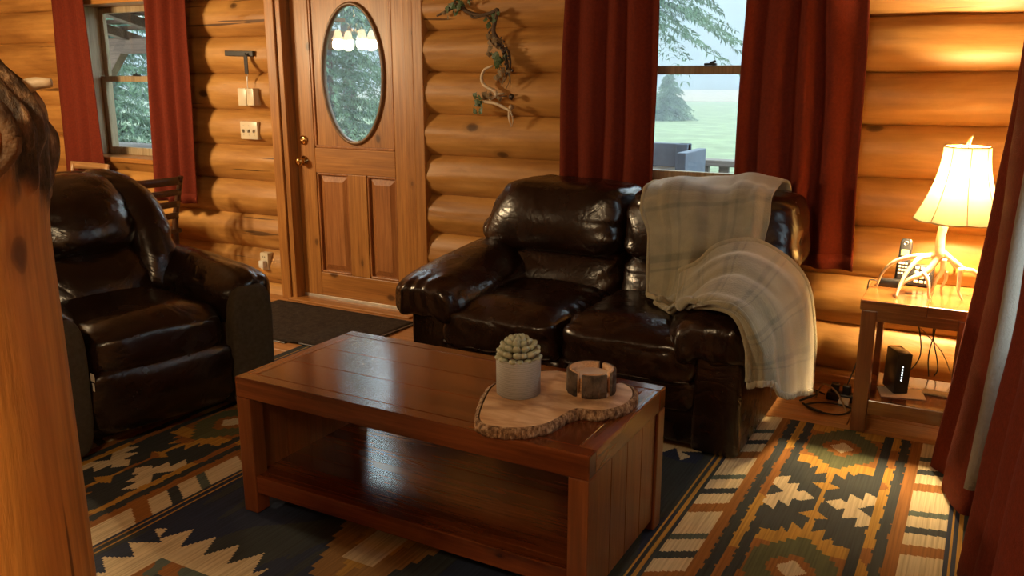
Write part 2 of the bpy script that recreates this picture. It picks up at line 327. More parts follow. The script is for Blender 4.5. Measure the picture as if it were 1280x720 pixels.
def lathe(prof, seg=32, fn=None):
    """prof: list of (r, z); closed on the axis where r is 0"""
    V, F = [], []
    for r, z in prof:
        for k in range(seg):
            a = 2 * PI * k / seg; V.append(Vector((r * math.cos(a), r * math.sin(a), z)))
    for i in range(len(prof) - 1):
        for k in range(seg):
            k2 = (k + 1) % seg; F.append([i * seg + k, i * seg + k2, (i + 1) * seg + k2, (i + 1) * seg + k])
    return V, F
def prism(poly, z0, z1, bev=0):
    n = len(poly); V = [Vector((p[0], p[1], z0)) for p in poly] + [Vector((p[0], p[1], z1)) for p in poly]
    F = [list(range(n))[::-1], list(range(n, 2 * n))] + [[i, (i + 1) % n, n + (i + 1) % n, n + i] for i in range(n)]
    return V, F
def cushion(cx, cy, cz, hx, hy, hz, e=4.5, n=16):
    """puffy rounded box, shared vertices; returns geo"""
    key = {}; V, F = [], []
    def vid(p):
        k = (round(p[0], 5), round(p[1], 5), round(p[2], 5))
        if k not in key:
            s = (abs(p[0]) ** e + abs(p[1]) ** e + abs(p[2]) ** e) ** (1 / e)
            key[k] = len(V); V.append(Vector((cx + hx * p[0] / s, cy + hy * p[1] / s, cz + hz * p[2] / s)))
        return key[k]
    g = [math.sin((i / n - .5) * PI * .5) / math.sin(PI * .25) for i in range(n + 1)]
    for ax in range(3):
        for sg in (-1, 1):
            for i in range(n):
                for j in range(n):
                    q = []
                    for a, b in ((i, j), (i + 1, j), (i + 1, j + 1), (i, j + 1)):
                        p = [0, 0, 0]; p[ax] = sg; p[(ax + 1) % 3] = g[a]; p[(ax + 2) % 3] = g[b]; q.append(vid(p))
                    F.append(q if sg > 0 else q[::-1])
    return V, F
def sm(a, b, x): t = max(0, min(1, (x - a) / (b - a))); return t * t * (3 - 2 * t)
def nz(p, s): return noise.noise(Vector(p) * s)
def surf(rows, nu=6, nv=6):
    """bicubic loft through a net of points; returns grid of points"""
    A = [catmull(r, nu) for r in rows]; cols = list(zip(*A)); B = [catmull(c, nv) for c in cols]
    return [list(r) for r in zip(*B)]
def grid_geo(G):
    m, n = len(G), len(G[0]); V = [p for r in G for p in r]
    F = [[i * n + j, i * n + j + 1, (i + 1) * n + j + 1, (i + 1) * n + j] for i in range(m - 1) for j in range(n - 1)]
    return V, F
ORG = {}
def obj(name, geo, mat, parent=None, smooth=True, label=None):
    o0 = ORG.get(parent.name, Vector()) if parent else Vector()
    me = bpy.data.meshes.new(name); me.from_pydata([tuple(Vector(p) - o0) for p in geo[0]], [], geo[1]); me.update()
    me.materials.append(MATS[mat])
    if smooth:
        me.polygons.foreach_set('use_smooth', [True] * len(me.polygons))
        if smooth == 'auto':
            try: me.set_sharp_from_angle(angle=math.radians(38))
            except Exception: pass
    o = bpy.data.objects.new(name, me); C.objects.link(o)
    if parent: o.parent = parent; ORG[o.name] = o0
    if label: o['label'] = label
    return o
def tag(o, label, cat, group=None, kind=None):
    o['label'] = label; o['category'] = cat
    if group: o['group'] = group
    if kind: o['kind'] = kind
    return o
def thing(name, label=None, cat=None, loc=(0, 0, 0), rotz=0, group=None, local=False, kind=None):
    o = bpy.data.objects.new(name, None); C.objects.link(o); o.location = loc; o.rotation_euler = (0, 0, rotz); o.empty_display_size = .1
    ORG[o.name] = Vector() if local else Vector(loc)
    if label: tag(o, label, cat, group)
    if kind: o['kind'] = kind
    return o
def struct(o): o['kind'] = 'structure'; return o
def inst(src, parent, M=None, loc=None):
    o = src.copy(); C.objects.link(o); o.parent = parent
    if M is not None: o.matrix_local = M
    if loc is not None: o.location = loc
    return o
def solid(o, t, off=0):
    md = o.modifiers.new('thickness', 'SOLIDIFY'); md.thickness = t; md.offset = off
def subdiv(o, lv=1):
    md = o.modifiers.new('smooth', 'SUBSURF'); md.levels = lv; md.render_levels = lv
def recalc(o):
    bm = bmesh.new(); bm.from_mesh(o.data); bmesh.ops.recalc_face_normals(bm, faces=bm.faces); bm.to_mesh(o.data); bm.free()

# ================================================================== THE SETTING
XL, XR, YF, YB, ZC = -6.85, 0.22, -2.6, 4.10, 2.52     # room faces: left, right, behind the camera, far wall, ceiling
ROWS = [(-.17 + .23 * k, .06 + .23 * k) for k in range(0, 12)]
def log_geo(a, b, yc, z0, z1, r=.14, zmin=-9, zmax=9, seed=0, step=.07):
    n = max(3, int((b - a) / step)); S = 44; V, F = [], []; zc = (z0 + z1) / 2; hh = (z1 - z0) / 2 + .004
    for i in range(n + 1):
        x = a + (b - a) * i / n
        for k in range(S):
            t = 2 * PI * k / S
            rr = r * (1 + .035 * noise.noise(Vector((x * .9, seed * 3.1, t * .5))) + .035 * noise.noise(Vector((x * 2.6, seed * 7.7 + 4, math.cos(t) * 2))) + .018 * noise.noise(Vector((x * 1.3, math.sin(t) * 4, seed))))
            wob = .7 * noise.noise(Vector((x * 1.1, t * 1.3, seed * 2.3)))
            rr += .0042 * noise.cell(Vector((x * 1.9 + wob * 1.5 + seed * 5.3, t * 3.1 + wob, seed * 1.7)))
            dz = math.sin(t) * rr; dz = max(-hh, min(hh, dz)); y = yc - math.cos(t) * rr
            V.append(Vector((x, y, max(zmin, min(zmax, zc + dz)))))
    for i in range(n):
        for k in range(S):
            k2 = (k + 1) % S; F.append([i * S + k, i * S + k2, (i + 1) * S + k2, (i + 1) * S + k])
    F.append(list(range(S))); F.append([n * S + k for k in range(S)][::-1])
    return V, F
W1 = (-5.955, -5.0, .815, 1.97)      # left window opening x0,x1,z0,z1
DR = (-3.985, -2.835, 0.0, 2.14)    # door opening with its casings
W2 = (-1.80, -.70, .855, 2.05)       # right window opening
wall_back = thing('wall_back', kind='structure')
for k, (z0, z1) in enumerate(ROWS):
    z0 = max(z0, -.02)
    cuts = []
    for (a, b, lo, hi) in (W1, DR, W2):
        if z1 > lo + .01 and z0 < hi - .01: cuts.append((a, b, lo, hi))
    xs = XL - .14; edges = []
    for (a, b, lo, hi) in cuts:
        edges.append((xs, a, -9, 9)); xs = b
        if z0 < lo: edges.append((a, b, -9, lo))
        if z1 > hi: edges.append((a, b, hi, 9))
    edges.append((xs, XR + .14, -9, 9))
    for j, (a, b, lo, hi) in enumerate(edges):
        if b - a < .02: continue
        obj('log', log_geo(a, b, YB + .13, ROWS[k][0], z1, zmin=max(lo, -.02), zmax=hi, seed=k + j * .37), 'log_x', wall_back, smooth='auto')
rot = Matrix.Rotation(PI / 2, 4, 'Z')
def side_wall(name, xface, sign, openings=()):
    wl = thing(name, kind='structure')
    for k, (z0, z1) in enumerate(ROWS):
        segs = []; ys = YF
        for op in openings:
            if z1 > op[2] + .01 and z0 < op[3] - .01:
                segs.append((ys, op[0], -9, 9)); ys = op[1]
                if z0 < op[2]: segs.append((op[0], op[1], -9, op[2]))
                if z1 > op[3]: segs.append((op[0], op[1], op[3], 9))
        segs.append((ys, YB + .1, -9, 9))
        for j, (a, b, lo, hi) in enumerate(segs):
            g = log_geo(a, b, 0, z0, z1, zmin=max(lo, -.02), zmax=hi, seed=k + 20 + j, step=.16)
            obj('log', warp(g, lambda p: (xface + sign * .14 + p.y, p.x, p.z)), 'log_y', wl, smooth='auto')
    return wl
W3 = (1.6, 3.35, .55, 2.0)
side_wall('wall_left', XL, -1)
side_wall('wall_right', XR, 1, (W3,))
struct(obj('wall_front', box(XL - .2, XR + .3, YF - .12, YF, -.02, ZC), 'ceiling_wood', smooth=False))
struct(obj('ceiling', box(XL - .3, XR + .4, YF - .12, YB + .3, ZC, ZC + .1), 'ceiling_wood', smooth=False))
floor = struct(obj('floor', box(XL - .3, XR + .4, YF - .12, YB + .02, -.08, -.022), 'dark_seal', smooth=False))
PW = .132; pl = [obj('plank', box(0, L - .003, 0, PW - .003, -.022, 0, .0015, 1), 'floor_wood', floor, smooth=False) for L in (1.8, 1.35, 2.2)]
used = [False] * 3; yy = YF; r = 0
while yy < YB - .02:
    xx = XL - .2 - (r * .77) % 1.7
    while xx < XR + .2:
        q = random.randrange(3); L = (1.8, 1.35, 2.2)[q]
        o = pl[q] if not used[q] else inst(pl[q], floor)
        used[q] = True; o.location = (xx, yy, 0); xx += L
    yy += PW; r += 1

# ---------------------------------------------------------------- windows
def window(name, x0, x1, z0, z1, zm, sill_drop=.05):
    wd = thing(name, loc=((x0 + x1) / 2, YB + .1, z0), kind='structure')
    yf = YB - .01; yg = YB + .20
    for a, b, c, d in ((x0, x0 + .055, z0, z1), (x1 - .055, x1, z0, z1)):
        obj('casing', box(a, b, yf, yg + .075, c, d, .004), 'casing_wood', wd, smooth=False)
    obj('casing', box(x0, x1, yf, yg + .075, z1 - .055, z1, .004), 'pine_x', wd, smooth=False)
    obj('sill', box(x0, x1, yf - .012, yg + .075, z0, z0 + .035, .006), 'pine_x', wd, smooth=False)
    a, b, lo, hi = x0 + .055, x1 - .055, z0 + .035, z1 - .055
    for (s, e, dy) in ((lo, zm + .02, 0), (zm - .02, hi, .035)):
        sh = obj('sash', join(box(a, a + .045, yg - .02 + dy, yg + .012 + dy, s, e, .004), box(b - .045, b, yg - .02 + dy, yg + .012 + dy, s, e, .004),
                              box(a + .045, b - .045, yg - .02 + dy, yg + .012 + dy, s, s + (.055 if dy == 0 else .042), .004),
                              box(a + .045, b - .045, yg - .02 + dy, yg + .012 + dy, e - .042, e, .004)), 'casing_wood', wd, smooth=False)
        obj('pane', box(a + .04, b - .04, yg - .006 + dy, yg - .002 + dy, s + .03, e - .03), 'pane_glass', sh, smooth=False)
    obj('sash_lock', join(box((a + b) / 2 - .03, (a + b) / 2 + .03, yg - .045, yg - .02, zm + .02, zm + .032, .003), tube([((a + b) / 2, yg - .035, zm + .032), ((a + b) / 2 + .03, yg - .06, zm + .04)], .006, 6, 1)), 'black_metal', wd)
    return wd
window('window_1', *W1, 1.405)
window('window_2', *W2, 1.45)
# window in the right-hand wall
for nm, W_ in (('window_3', W3),):
    w3 = thing(nm, loc=(XR + .1, (W_[0] + W_[1]) / 2, W_[2]), kind='structure')
    for (a, b, c, d) in ((W_[0], W_[0] + .06, W_[2], W_[3]), (W_[1] - .06, W_[1], W_[2], W_[3]), (W_[0], W_[1], W_[3] - .06, W_[3]), (W_[0], W_[1], W_[2], W_[2] + .06), (W_[0], W_[1], 1.38, 1.42)):
        obj('sash_bar', box(XR + .02, XR + .2, a, b, c, d, .004), 'sash_wood', w3, smooth=False)
    obj('pane', box(XR + .12, XR + .124, W_[0], W_[1], W_[2], W_[3]), 'pane_glass', w3, smooth=False)

# ---------------------------------------------------------------- door
DX0, DX1, DF = -3.862, -2.968, YB + .045
def dbox(n, x0, x1, z0, z1, y0, y1, m, p, bev=.004): return obj(n, box(x0, x1, y0, y1, z0, z1, bev), m, p, smooth=False)
door = thing('door_1', loc=((DX0 + DX1) / 2, DF, 0), kind='structure')
PX0, PX1, PXA, PXB = DX0 + .145, DX1 - .125, -3.462, -3.318
dbox('stile', DX0, PX0, .03, 2.06, DF, DF + .045, 'pine_z', door); dbox('stile', PX1, DX1, .03, 2.06, DF, DF + .045, 'pine_z', door)
dbox('rail', PX0, PX1, .03, .185, DF, DF + .045, 'pine_x', door); dbox('rail', PX0, PX1, .83, .985, DF, DF + .045, 'pine_x', door); dbox('rail', PX0, PX1, 1.93, 2.06, DF, DF + .045, 'pine_x', door)
dbox('mullion', PXA, PXB, .185, .83, DF, DF + .045, 'pine_z', door)
for a, b in ((PX0, PXA), (PXB, PX1)):      # raised panels with sunk bevels
    dbox('panel_ground', a, b, .185, .83, DF + .026, DF + .038, 'panel_z', door, 0)
    z0, z1 = .185, .83; i1, i2 = .02, .055
    V = []; F = []
    for d, y in ((i1, DF + .026), (i2, DF + .010)):
        V += [Vector(p) for p in ((a + d, y, z0 + d), (b - d, y, z0 + d), (b - d, y, z1 - d), (a + d, y, z1 - d))]
    F = [[0, 1, 5, 4], [1, 2, 6, 5], [2, 3, 7, 6], [3, 0, 4, 7], [4, 5, 6, 7]]
    obj('raised_panel', (V, F), 'panel_z', door, smooth=False)
    obj('panel_moulding', join(box(a, a + .014, DF + .006, DF + .03, z0, z1, .004), box(b - .014, b, DF + .006, DF + .03, z0, z1, .004), box(a, b, DF + .006, DF + .03, z0, z0 + .014, .004), box(a, b, DF + .006, DF + .03, z1 - .014, z1, .004)), 'panel_z', door, smooth=False)
OC, OA, OB = (-3.395, 1.43), .226, .402        # oval light
def oval_ring(fo, fi, y0, y1, n=72):
    V, F = [], []
    for i in range(n):
        t = 2 * PI * i / n
        o, q = fo(t), fi(t)
        V += [Vector((o[0], y0, o[1])), Vector((q[0], y0, q[1])), Vector((q[0], y1, q[1])), Vector((o[0], y1, o[1]))]
    for i in range(n):
        a, b = i * 4, ((i + 1) % n) * 4
        for k in range(4): F.append([a + k, b + k, b + (k + 1) % 4, a + (k + 1) % 4])
    return V, F
def rect_pt(t):
    cx, sz = math.cos(t), math.sin(t); x0, x1, z0, z1 = PX0 - OC[0], PX1 - OC[0], .985 - OC[1], 1.93 - OC[1]
    s = min((x1 / cx if cx > 1e-6 else 1e9), (x0 / cx if cx < -1e-6 else 1e9), (z1 / sz if sz > 1e-6 else 1e9), (z0 / sz if sz < -1e-6 else 1e9))
    return OC[0] + cx * s, OC[1] + sz * s
ell = lambda a, b: (lambda t: (OC[0] + a * math.cos(t), OC[1] + b * math.sin(t)))
def ell_dir(a, b):
    def f(t):
        s = 1 / math.sqrt((math.cos(t) / a) ** 2 + (math.sin(t) / b) ** 2); return OC[0] + s * math.cos(t), OC[1] + s * math.sin(t)
    return f
obj('oval_panel', oval_ring(rect_pt, ell_dir(OA + .01, OB + .01), DF + .012, DF + .036), 'pine_z', door, smooth=False)
obj('panel_moulding', join(box(PX0, PX0 + .018, DF + .002, DF + .03, .985, 1.93, .005), box(PX1 - .018, PX1, DF + .002, DF + .03, .985, 1.93, .005), box(PX0, PX1, DF + .002, DF + .03, .985, 1.003, .005)), 'panel_z', door, smooth=False)
prof = []
V, F = [], []; n = 72; sec = [(.014, .012), (.016, .002), (.008, -.006), (-.004, -.004), (-.008, .012), (-.006, .03), (.012, .03)]
for i in range(n):
    t = 2 * PI * i / n
    for d, y in sec: V.append(Vector((OC[0] + (OA + d) * math.cos(t), DF + y, OC[1] + (OB + d) * math.sin(t))))
m_ = len(sec)
for i in range(n):
    for k in range(m_): F.append([i * m_ + k, ((i + 1) % n) * m_ + k, ((i + 1) % n) * m_ + (k + 1) % m_, i * m_ + (k + 1) % m_])
obj('oval_trim', (V, F), 'oval_trim', door)
V = [Vector((OC[0] + OA * math.cos(2 * PI * i / 64), DF + .02, OC[1] + OB * math.sin(2 * PI * i / 64))) for i in range(64)]
V += [p + Vector((0, .004, 0)) for p in V]
obj('oval_pane', (V, [list(range(64)), list(range(64, 128))[::-1]] + [[i, (i + 1) % 64, 64 + (i + 1) % 64, 64 + i] for i in range(64)]), 'pane_glass', door, smooth=False)
RX = Matrix.Rotation(PI / 2, 4, 'X')
def on_door(g, x, z): return mv(xf(g, RX), (x, DF, z))
kb = obj('knob', on_door(lathe([(0, .0), (.032, 0), (.032, .006), (.014, .012), (.012, .03), (.024, .038), (.028, .05), (.024, .062), (.008, .068), (0, .068)], 24), -3.805, .90), 'brass', door)
db = obj('deadbolt', on_door(lathe([(0, 0), (.028, 0), (.03, .008), (.022, .014), (.014, .016), (0, .016)], 24), -3.80, 1.03), 'brass', door)
obj('thumb_turn', on_door(box(-.016, .016, -.004, .004, .014, .03, .002), -3.80, 1.03), 'brass', db)
for z in (.25, 1.1, 1.9): obj('hinge', tube([(DX1 + .002, DF - .006, z - .045), (DX1 + .002, DF - .006, z + .045)], .007, 8, 1), 'brass', door)
dbox('sweep', DX0, DX1, .012, .032, DF - .008, DF + .05, 'alu', door, .002)
dl = thing('trim_1', kind='structure')
dbox('board', DR[0], -3.91, 0, 2.14, YB - .045, YB + .02, 'pine_z', dl, .005); dbox('board', -3.908, DX0 - .006, 0, 2.10, YB - .03, YB + .12, 'pine_z', dl, .004)
dr = thing('trim_2', kind='structure')
dbox('board', DX1 + .006, -2.905, 0, 2.10, YB - .012, YB + .12, 'pine_z', dr, .003); dbox('board', -2.903, DR[1], 0, 2.14, YB - .018, YB + .10, 'pine_z', dr, .004)
struct(obj('trim_3', box(DR[0], DR[1], YB - .04, YB + .12, 2.08, 2.16, .005), 'pine_x', smooth=False))
struct(obj('trim_4', join(box(DX0 - .05, DX1 + .03, YB - .075, YB + .1, 0.0, .013, .004)), 'pine_x', smooth=False))
struct(obj('baseboard_back', join(box(-2.83, XR, YB - .028, YB + .05, 0, .055, .006)), 'pine_x', smooth=False))

# ================================================================== OUTSIDE
obj('ground', box(-90, 70, 4.6, 75, -.62, -.6), 'grass', smooth=False)['kind'] = 'structure'
obj('meadow', box(-170, 130, 75, 190, -.60, -.57), 'dry_grass', smooth=False)['kind'] = 'structure'
hv = []
for j in range(2):
    for i in range(61):
        x = -300 + 10 * i; hv.append(Vector((x, 150 + 30 * j, -1 if j == 0 else 22 + 10 * noise.noise(Vector((x * .012, 3, 0))) + 4 * noise.noise(Vector((x * .05, 9, 0))))))
obj('hillside', (hv, [[i, i + 1, 62 + i, 61 + i] for i in range(60)]), 'hill')['kind'] = 'structure'
dk = thing('porch_deck', 'weathered grey plank porch deck outside the cabin', 'deck', (0, 4.62, -.12), local=True)
pk = obj('deck_board', box(-8, 1.5, 0, .135, -.03, 0, .004, 1), 'deck_grey', dk, smooth=False); ORG[pk.name] = Vector()
pk.location = (0, -.05, 0)
for k in range(1, 13): inst(pk, dk, loc=(0, -.05 + .142 * k, 0))
hz = bpy.data.materials.new('mist'); hz.use_nodes = True; MATS['mist'] = hz
hz.node_tree.nodes.remove(hz.node_tree.nodes['Principled BSDF'])
vs = hz.node_tree.nodes.new('ShaderNodeVolumeScatter'); vs.inputs['Color'].default_value = (.80, .91, 1.0, 1); vs.inputs['Density'].default_value = MIST
hz.node_tree.links.new(vs.outputs[0], [n for n in hz.node_tree.nodes if n.type == 'OUTPUT_MATERIAL'][0].inputs['Volume'])
mi = obj('mist', box(-140, 110, 7.5, 149, -.55, 45), 'mist', smooth=False); tag(mi, 'pale drizzle mist hanging over the meadow', 'mist', kind='stuff')
def railing(name, x0, x1, y, label, top=.82):
    rl = thing(name, label, 'railing', ((x0 + x1) / 2, y, -.12), group='porch railings')
    obj('top_rail', box(x0, x1, y - .07, y + .07, top, top + .045, .006), 'deck_grey', rl, smooth=False)
    obj('bottom_rail', box(x0, x1, y - .03, y + .03, 0, .05, .004), 'deck_grey', rl, smooth=False)
    b0 = obj('baluster', box(-.035, .035, -.02, .02, .05, top, .003, 1), 'deck_grey', None, smooth=False)
    n = int((x1 - x0) / .15)
    for k in range(n + 1):
        o = b0 if k == 0 else b0.copy()
        if k: C.objects.link(o)
        o.parent = rl; o.location = Vector((x0 + .06 + (x1 - x0 - .12) * k / n, y, 0)) - Vector(rl.location)
    obj('post', box(x0 - .06, x0, y - .05, y + .05, -.12, top + .1, .004), 'deck_grey', rl, smooth=False)
    obj('post', box(x1, x1 + .06, y - .05, y + .05, -.12, top + .1, .004), 'deck_grey', rl, smooth=False)
railing('porch_railing', -2.9, 1.3, 6.2, 'grey baluster railing seen through the window behind the sofa', .79)
railing('porch_railing', -8.7, -5.9, 6.2, 'grey baluster railing seen through the window by the dining table', .68)
bn = thing('porch_bench', 'high-backed grey bench with pale back panel on the porch', 'bench', (-2.3, 5.4, -.12))
for g, m in ((box(-2.95, -1.78, 5.66, 5.72, .82, .98, .006), 'cover_blue'), (box(-1.86, -1.78, 5.64, 5.74, -.12, .98, .006), 'cover_blue'), (box(-1.74, -1.68, 5.3, 5.74, -.12, .95, .006), 'cover_blue'), (box(-2.95, -2.87, 5.64, 5.74, -.12, 1.02, .006), 'cover_blue')):
    obj('frame_board', g, m, bn, smooth=False)
obj('back_panel', box(-2.87, -1.86, 5.67, 5.70, .3, .82, .004), 'cover_pale', bn, smooth=False)
obj('seat', box(-2.95, -1.7, 5.2, 5.66, .28, .32, .006), 'deck_grey', bn, smooth=False)
for x in (-2.9, -1.76): obj('leg', box(x, x + .06, 5.2, 5.26, -.12, .28, .004), 'deck_grey', bn, smooth=False)
pr = thing('porch_roof', 'brown timber porch roof outside the left window', 'roof', (-6.6, 5.3, 2.0))
for k in range(9): obj('roof_board', box(-9.4, -5.2, 4.5 + .2 * k, 4.5 + .2 * k + .19, 2.3 - .05 * k, 2.33 - .05 * k), 'rafter', pr, smooth=False)
for x in (-8.7, -8.0, -7.3, -6.6, -5.9): obj('rafter', tube([(x, 4.45, 2.26), (x, 6.3, 1.80)], .06, 4, 1), 'rafter', pr, smooth=False)
obj('beam', box(-9.4, -5.2, 6.15, 6.3, 1.66, 1.82, .01), 'rafter', pr, smooth=False)
obj('post', box(-8.95, -8.81, 6.15, 6.3, -.12, 1.62, .01), 'rafter', pr, smooth=False)
obj('brace', xf(box(-.06, .06, -.05, .05, 0, 1.1, .008), Matrix.Translation((-8.83, 6.2, 1.05)) @ Matrix.Rotation(math.radians(46), 4, 'Y')), 'rafter', pr, smooth=False)
wp = thing('porch_table', 'low brown timber table on the porch outside the left window', 'table', (-7.3, 5.6, -.12))
for k in range(4): obj('top_board', box(-7.75, -6.75, 5.35 + .13 * k, 5.35 + .13 * k + .12, .66, .70, .004), 'rafter', wp, smooth=False)
for x in (-7.7, -6.86):
    for y in (5.38, 5.78): obj('leg', box(x, x + .06, y, y + .06, -.12, .66, .004), 'rafter', wp, smooth=False)
def conifer_foliage(h, r, seed, tiers=30, per=12, droop=.35, z0=.06):
    rd = random.Random(seed); V, F = [], []
    for t in range(tiers):
        f = t / tiers; z = h * (z0 + (.99 - z0) * f); R = r * (1 - f) ** .8 + .08
        for k in range(max(4, int(per * (1 - .6 * f)))):
            a = rd.uniform(0, 2 * PI); L = R * rd.uniform(.55, 1.1); dr = droop * rd.uniform(.5, 1.4)
            d = Vector((math.cos(a), math.sin(a), 0)); s = Vector((-d.y, d.x, 0)); n = int(10 + L * 9)
            for i in range(n):
                u = (i + .5) / n; c = d * (L * u) + Vector((0, 0, z - dr * L * u * u + rd.uniform(-.04, .04)))
                for sg in (-1, 1):
                    w_ = (.08 + .34 * L * math.sin(PI * min(1, u * .8 + .2)) * .35) * rd.uniform(.5, 1.2)
                    for q_ in range(3):
                        e = rd.uniform(.25, 1)
                        p0 = c + s * (sg * w_ * e) + d * (w_ * .5 * e) + Vector((0, 0, -w_ * .35 * e))
                        p1 = p0 + (s * sg * rd.uniform(.02, .10) + d * rd.uniform(-.02, .10) + Vector((0, 0, rd.uniform(-.14, .01)))) * .85
                        o = len(V); t_ = Vector((rd.uniform(-1, 1), rd.uniform(-1, 1), rd.uniform(-1, 1))) * .021
                        V += [p0 - t_, p0 + t_, p1]; F += [[o, o + 1, o + 2]]
                    o = len(V); V += [c - d * .012, c + d * .012, c + s * (sg * w_) + d * (w_ * .5) + Vector((0, 0, -w_ * .35))]; F += [[o, o + 1, o + 2]]
    return V, F
FOL = {}
def conifer(name, x, y, h, r, label, seed, mat='needles', z=-.6, droop=.35, z0=.06):
    t = thing(name, label, 'tree', (x, y, z), rotz=seed * 1.3, group='trees beyond the porch', local=True)
    obj('trunk', tube([(0, 0, 0), (.05, .02, h * .5), (0, 0, h * .97)], [.012 * h + .05, .008 * h + .03, .02], 10, 4), 'trunk', t)
    obj('foliage', conifer_foliage(h, r, seed, droop=droop, z0=z0), mat, t, smooth=False); return t
conifer('fir_tree', -7.0, 17.0, 9.5, 2.8, 'big fir tree with high drooping boughs seen through the window behind the sofa', 3, 'needles_pale', z0=.34, droop=.4)
conifer('young_fir_tree', -14.0, 41.0, 2.3, 1.5, 'young fir tree standing alone in the pale meadow', 5, 'needles_pale')
conifer('spruce_tree', -12.9, 14.9, 9.0, 2.5, 'dense drooping spruce seen through the oval door glass', 11, 'needles_pale', droop=.5)
conifer('spruce_tree', -16.3, 19.8, 12, 2.6, 'tall dark spruce beyond the dense one outside the door', 12, 'needles')
conifer('spruce_tree', -14.1, 10.4, 7.5, 1.9, 'mid-sized spruce outside the left window beside the porch', 13, 'needles_pale')
conifer('spruce_tree', -22.5, 16.6, 11, 2.9, 'tall spruce farther out beyond the left window', 14, 'needles')

# ================================================================== LAMPS THE ROOM HAS
def point(name, loc, watts, radius, col=WARM, parent=None):
    l = bpy.data.lights.new(name, 'POINT'); l.energy = watts; l.color = col; l.shadow_soft_size = radius
    o = bpy.data.objects.new(name, l); C.objects.link(o); o.location = loc
    if parent: o.parent = parent
    return o
CH = Vector((-5.05, 2.1, 1.77))
ch = thing('chandelier', 'brass chandelier with bell glass shades hanging over the dining end', 'chandelier', CH)
obj('stem', tube([CH + Vector((0, 0, .1)), CH + Vector((0, 0, ZC - CH.z))], .01, 8, 1), 'brass', ch)
obj('canopy', mv(lathe([(0, -.03), (.05, -.03), (.065, 0), (0, 0)], 20), CH + Vector((0, 0, ZC - CH.z))), 'brass', ch)
obj('hub', mv(lathe([(0, .02), (.03, .03), (.045, .07), (.03, .12), (0, .13)], 20), CH), 'brass', ch)
for k in range(4):
    a = 2 * PI * k / 4 + .5; d = Vector((math.cos(a), math.sin(a), 0)); c = CH + d * .16
    obj('arm', tube([CH + Vector((0, 0, .06)), CH + d * .09 + Vector((0, 0, .12)), c + Vector((0, 0, .07))], .007, 6), 'brass', ch)
    obj('shade', mv(lathe([(.014, .055), (.022, .05), (.032, .025), (.04, -.005), (.055, -.03)], 20), c), 'lamp_glass', ch)
    point('chandelier_bulb', Vector(d * .16 + Vector((0, 0, -.07))), CHANDELIER_W / 4, .05, parent=ch)
for i, (x, y) in enumerate(((-.75, -.75), (-4.2, -1.6))):
    cl = thing('ceiling_lamp', ['round glass ceiling lamp near the right-hand wall behind the log post', 'round glass ceiling lamp in the middle of the kitchen end'][i], 'lamp', (x, y, ZC), group='ceiling lamps')
    obj('rim', mv(lathe([(.15, 0), (.15, -.03), (.14, -.035), (.13, 0)], 28), (x, y, ZC)), 'brass', cl)
    obj('dome', mv(lathe([(.135, -.03), (.12, -.06), (.08, -.085), (.03, -.095), (.001, -.096)], 28), (x, y, ZC)), 'lamp_glass', cl)
    point('ceiling_bulb', (0, 0, -.16), CEILING_W * (2.2 if i == 0 else .4), .12, parent=cl)

# ================================================================== CURTAINS
def curtain(name, label, x0t, x1t, x0b, x1b, y, z0, z1, folds, amp, seed, mat='curtain_red', rod=True):
    t = thing(name, label, 'curtain', ((x0b + x1b) / 2, y, z0), group='red curtains on the far wall')
    rd = random.Random(seed); n = folds * 12; G = []; ph = [rd.uniform(-.5, .5) for _ in range(folds + 2)]
    for j in range(25):
        f = j / 24; z = z1 + (z0 - z1) * f; row = []
        for i in range(n + 1):
            u = i / n; uu = u + .025 * math.sin(2 * PI * u * 1.7 + seed) * (1 - f * .4)
            x = (x0t + (x1t - x0t) * uu) * (1 - f) + (x0b + (x1b - x0b) * uu) * f
            k = u * folds; a = amp * (.65 + .5 * noise.noise(Vector((k * .7, seed, 1.3)))) * (.75 + .35 * f)
            s = math.sin(2 * PI * k + 1.1 * noise.noise(Vector((k * .6, f * 1.4, seed))) + seed)
            s = math.copysign(abs(s) ** .75, s)
            row.append(Vector((x + .004 * math.sin(9 * f + k), y + a * s + .006 * noise.noise(Vector((x * 9, z * 2.5, seed))), z)))
        G.append(row)
    o = obj('panel', grid_geo(G), mat, t); solid(o, .004)
    o2 = obj('hem', grid_geo([[p + Vector((0, -.0035, 0)) for p in G[-2]][:], [p + Vector((0, -.0035, 0)) for p in G[-1]]]), mat, o); solid(o2, .003)
    return t
YC = 4.005
curtain('curtain', 'dark red curtain between the wall corner and the left window', -5.97, -5.62, -6.06, -5.58, YC - .01, .60, 2.16, 3, .038, 1)
curtain('curtain', 'dark red curtain between the left window and the light switches', -4.96, -4.56, -5.04, -4.63, YC - .045, .59, 2.16, 3, .040, 2)
curtain('curtain', 'dark red curtain between the vine garland and the window behind the sofa', -1.915, -1.445, -1.955, -1.44, YC + .005, .57, 2.16, 4, .036, 3)
curtain('curtain', 'dark red curtain between the window behind the sofa and the antler lamp', -1.01, -.535, -1.025, -.485, YC + .005, .57, 2.16, 4, .036, 4)
for (a, b, lab) in ((-6.15, -4.4, 'iron curtain rod over the left window'), (-2.05, -.35, 'iron curtain rod over the window behind the sofa')):
    rt = thing('curtain_rod', lab, 'curtain rod', ((a + b) / 2, YC, 2.18))
    obj('rod', tube([(a, YC, 2.18), (b, YC, 2.18)], .012, 10, 1), 'black_metal', rt)
    for x in (a, b): obj('finial', mv(lathe([(0, -.03), (.02, -.018), (.026, 0), (.02, .018), (0, .03)], 14), (x, YC, 2.18)), 'black_metal', rt)
    for x in (a + .1, b - .1): obj('bracket', box(x - .01, x + .01, YC, YB + .03, 2.17, 2.19, .003), 'black_metal', rt)
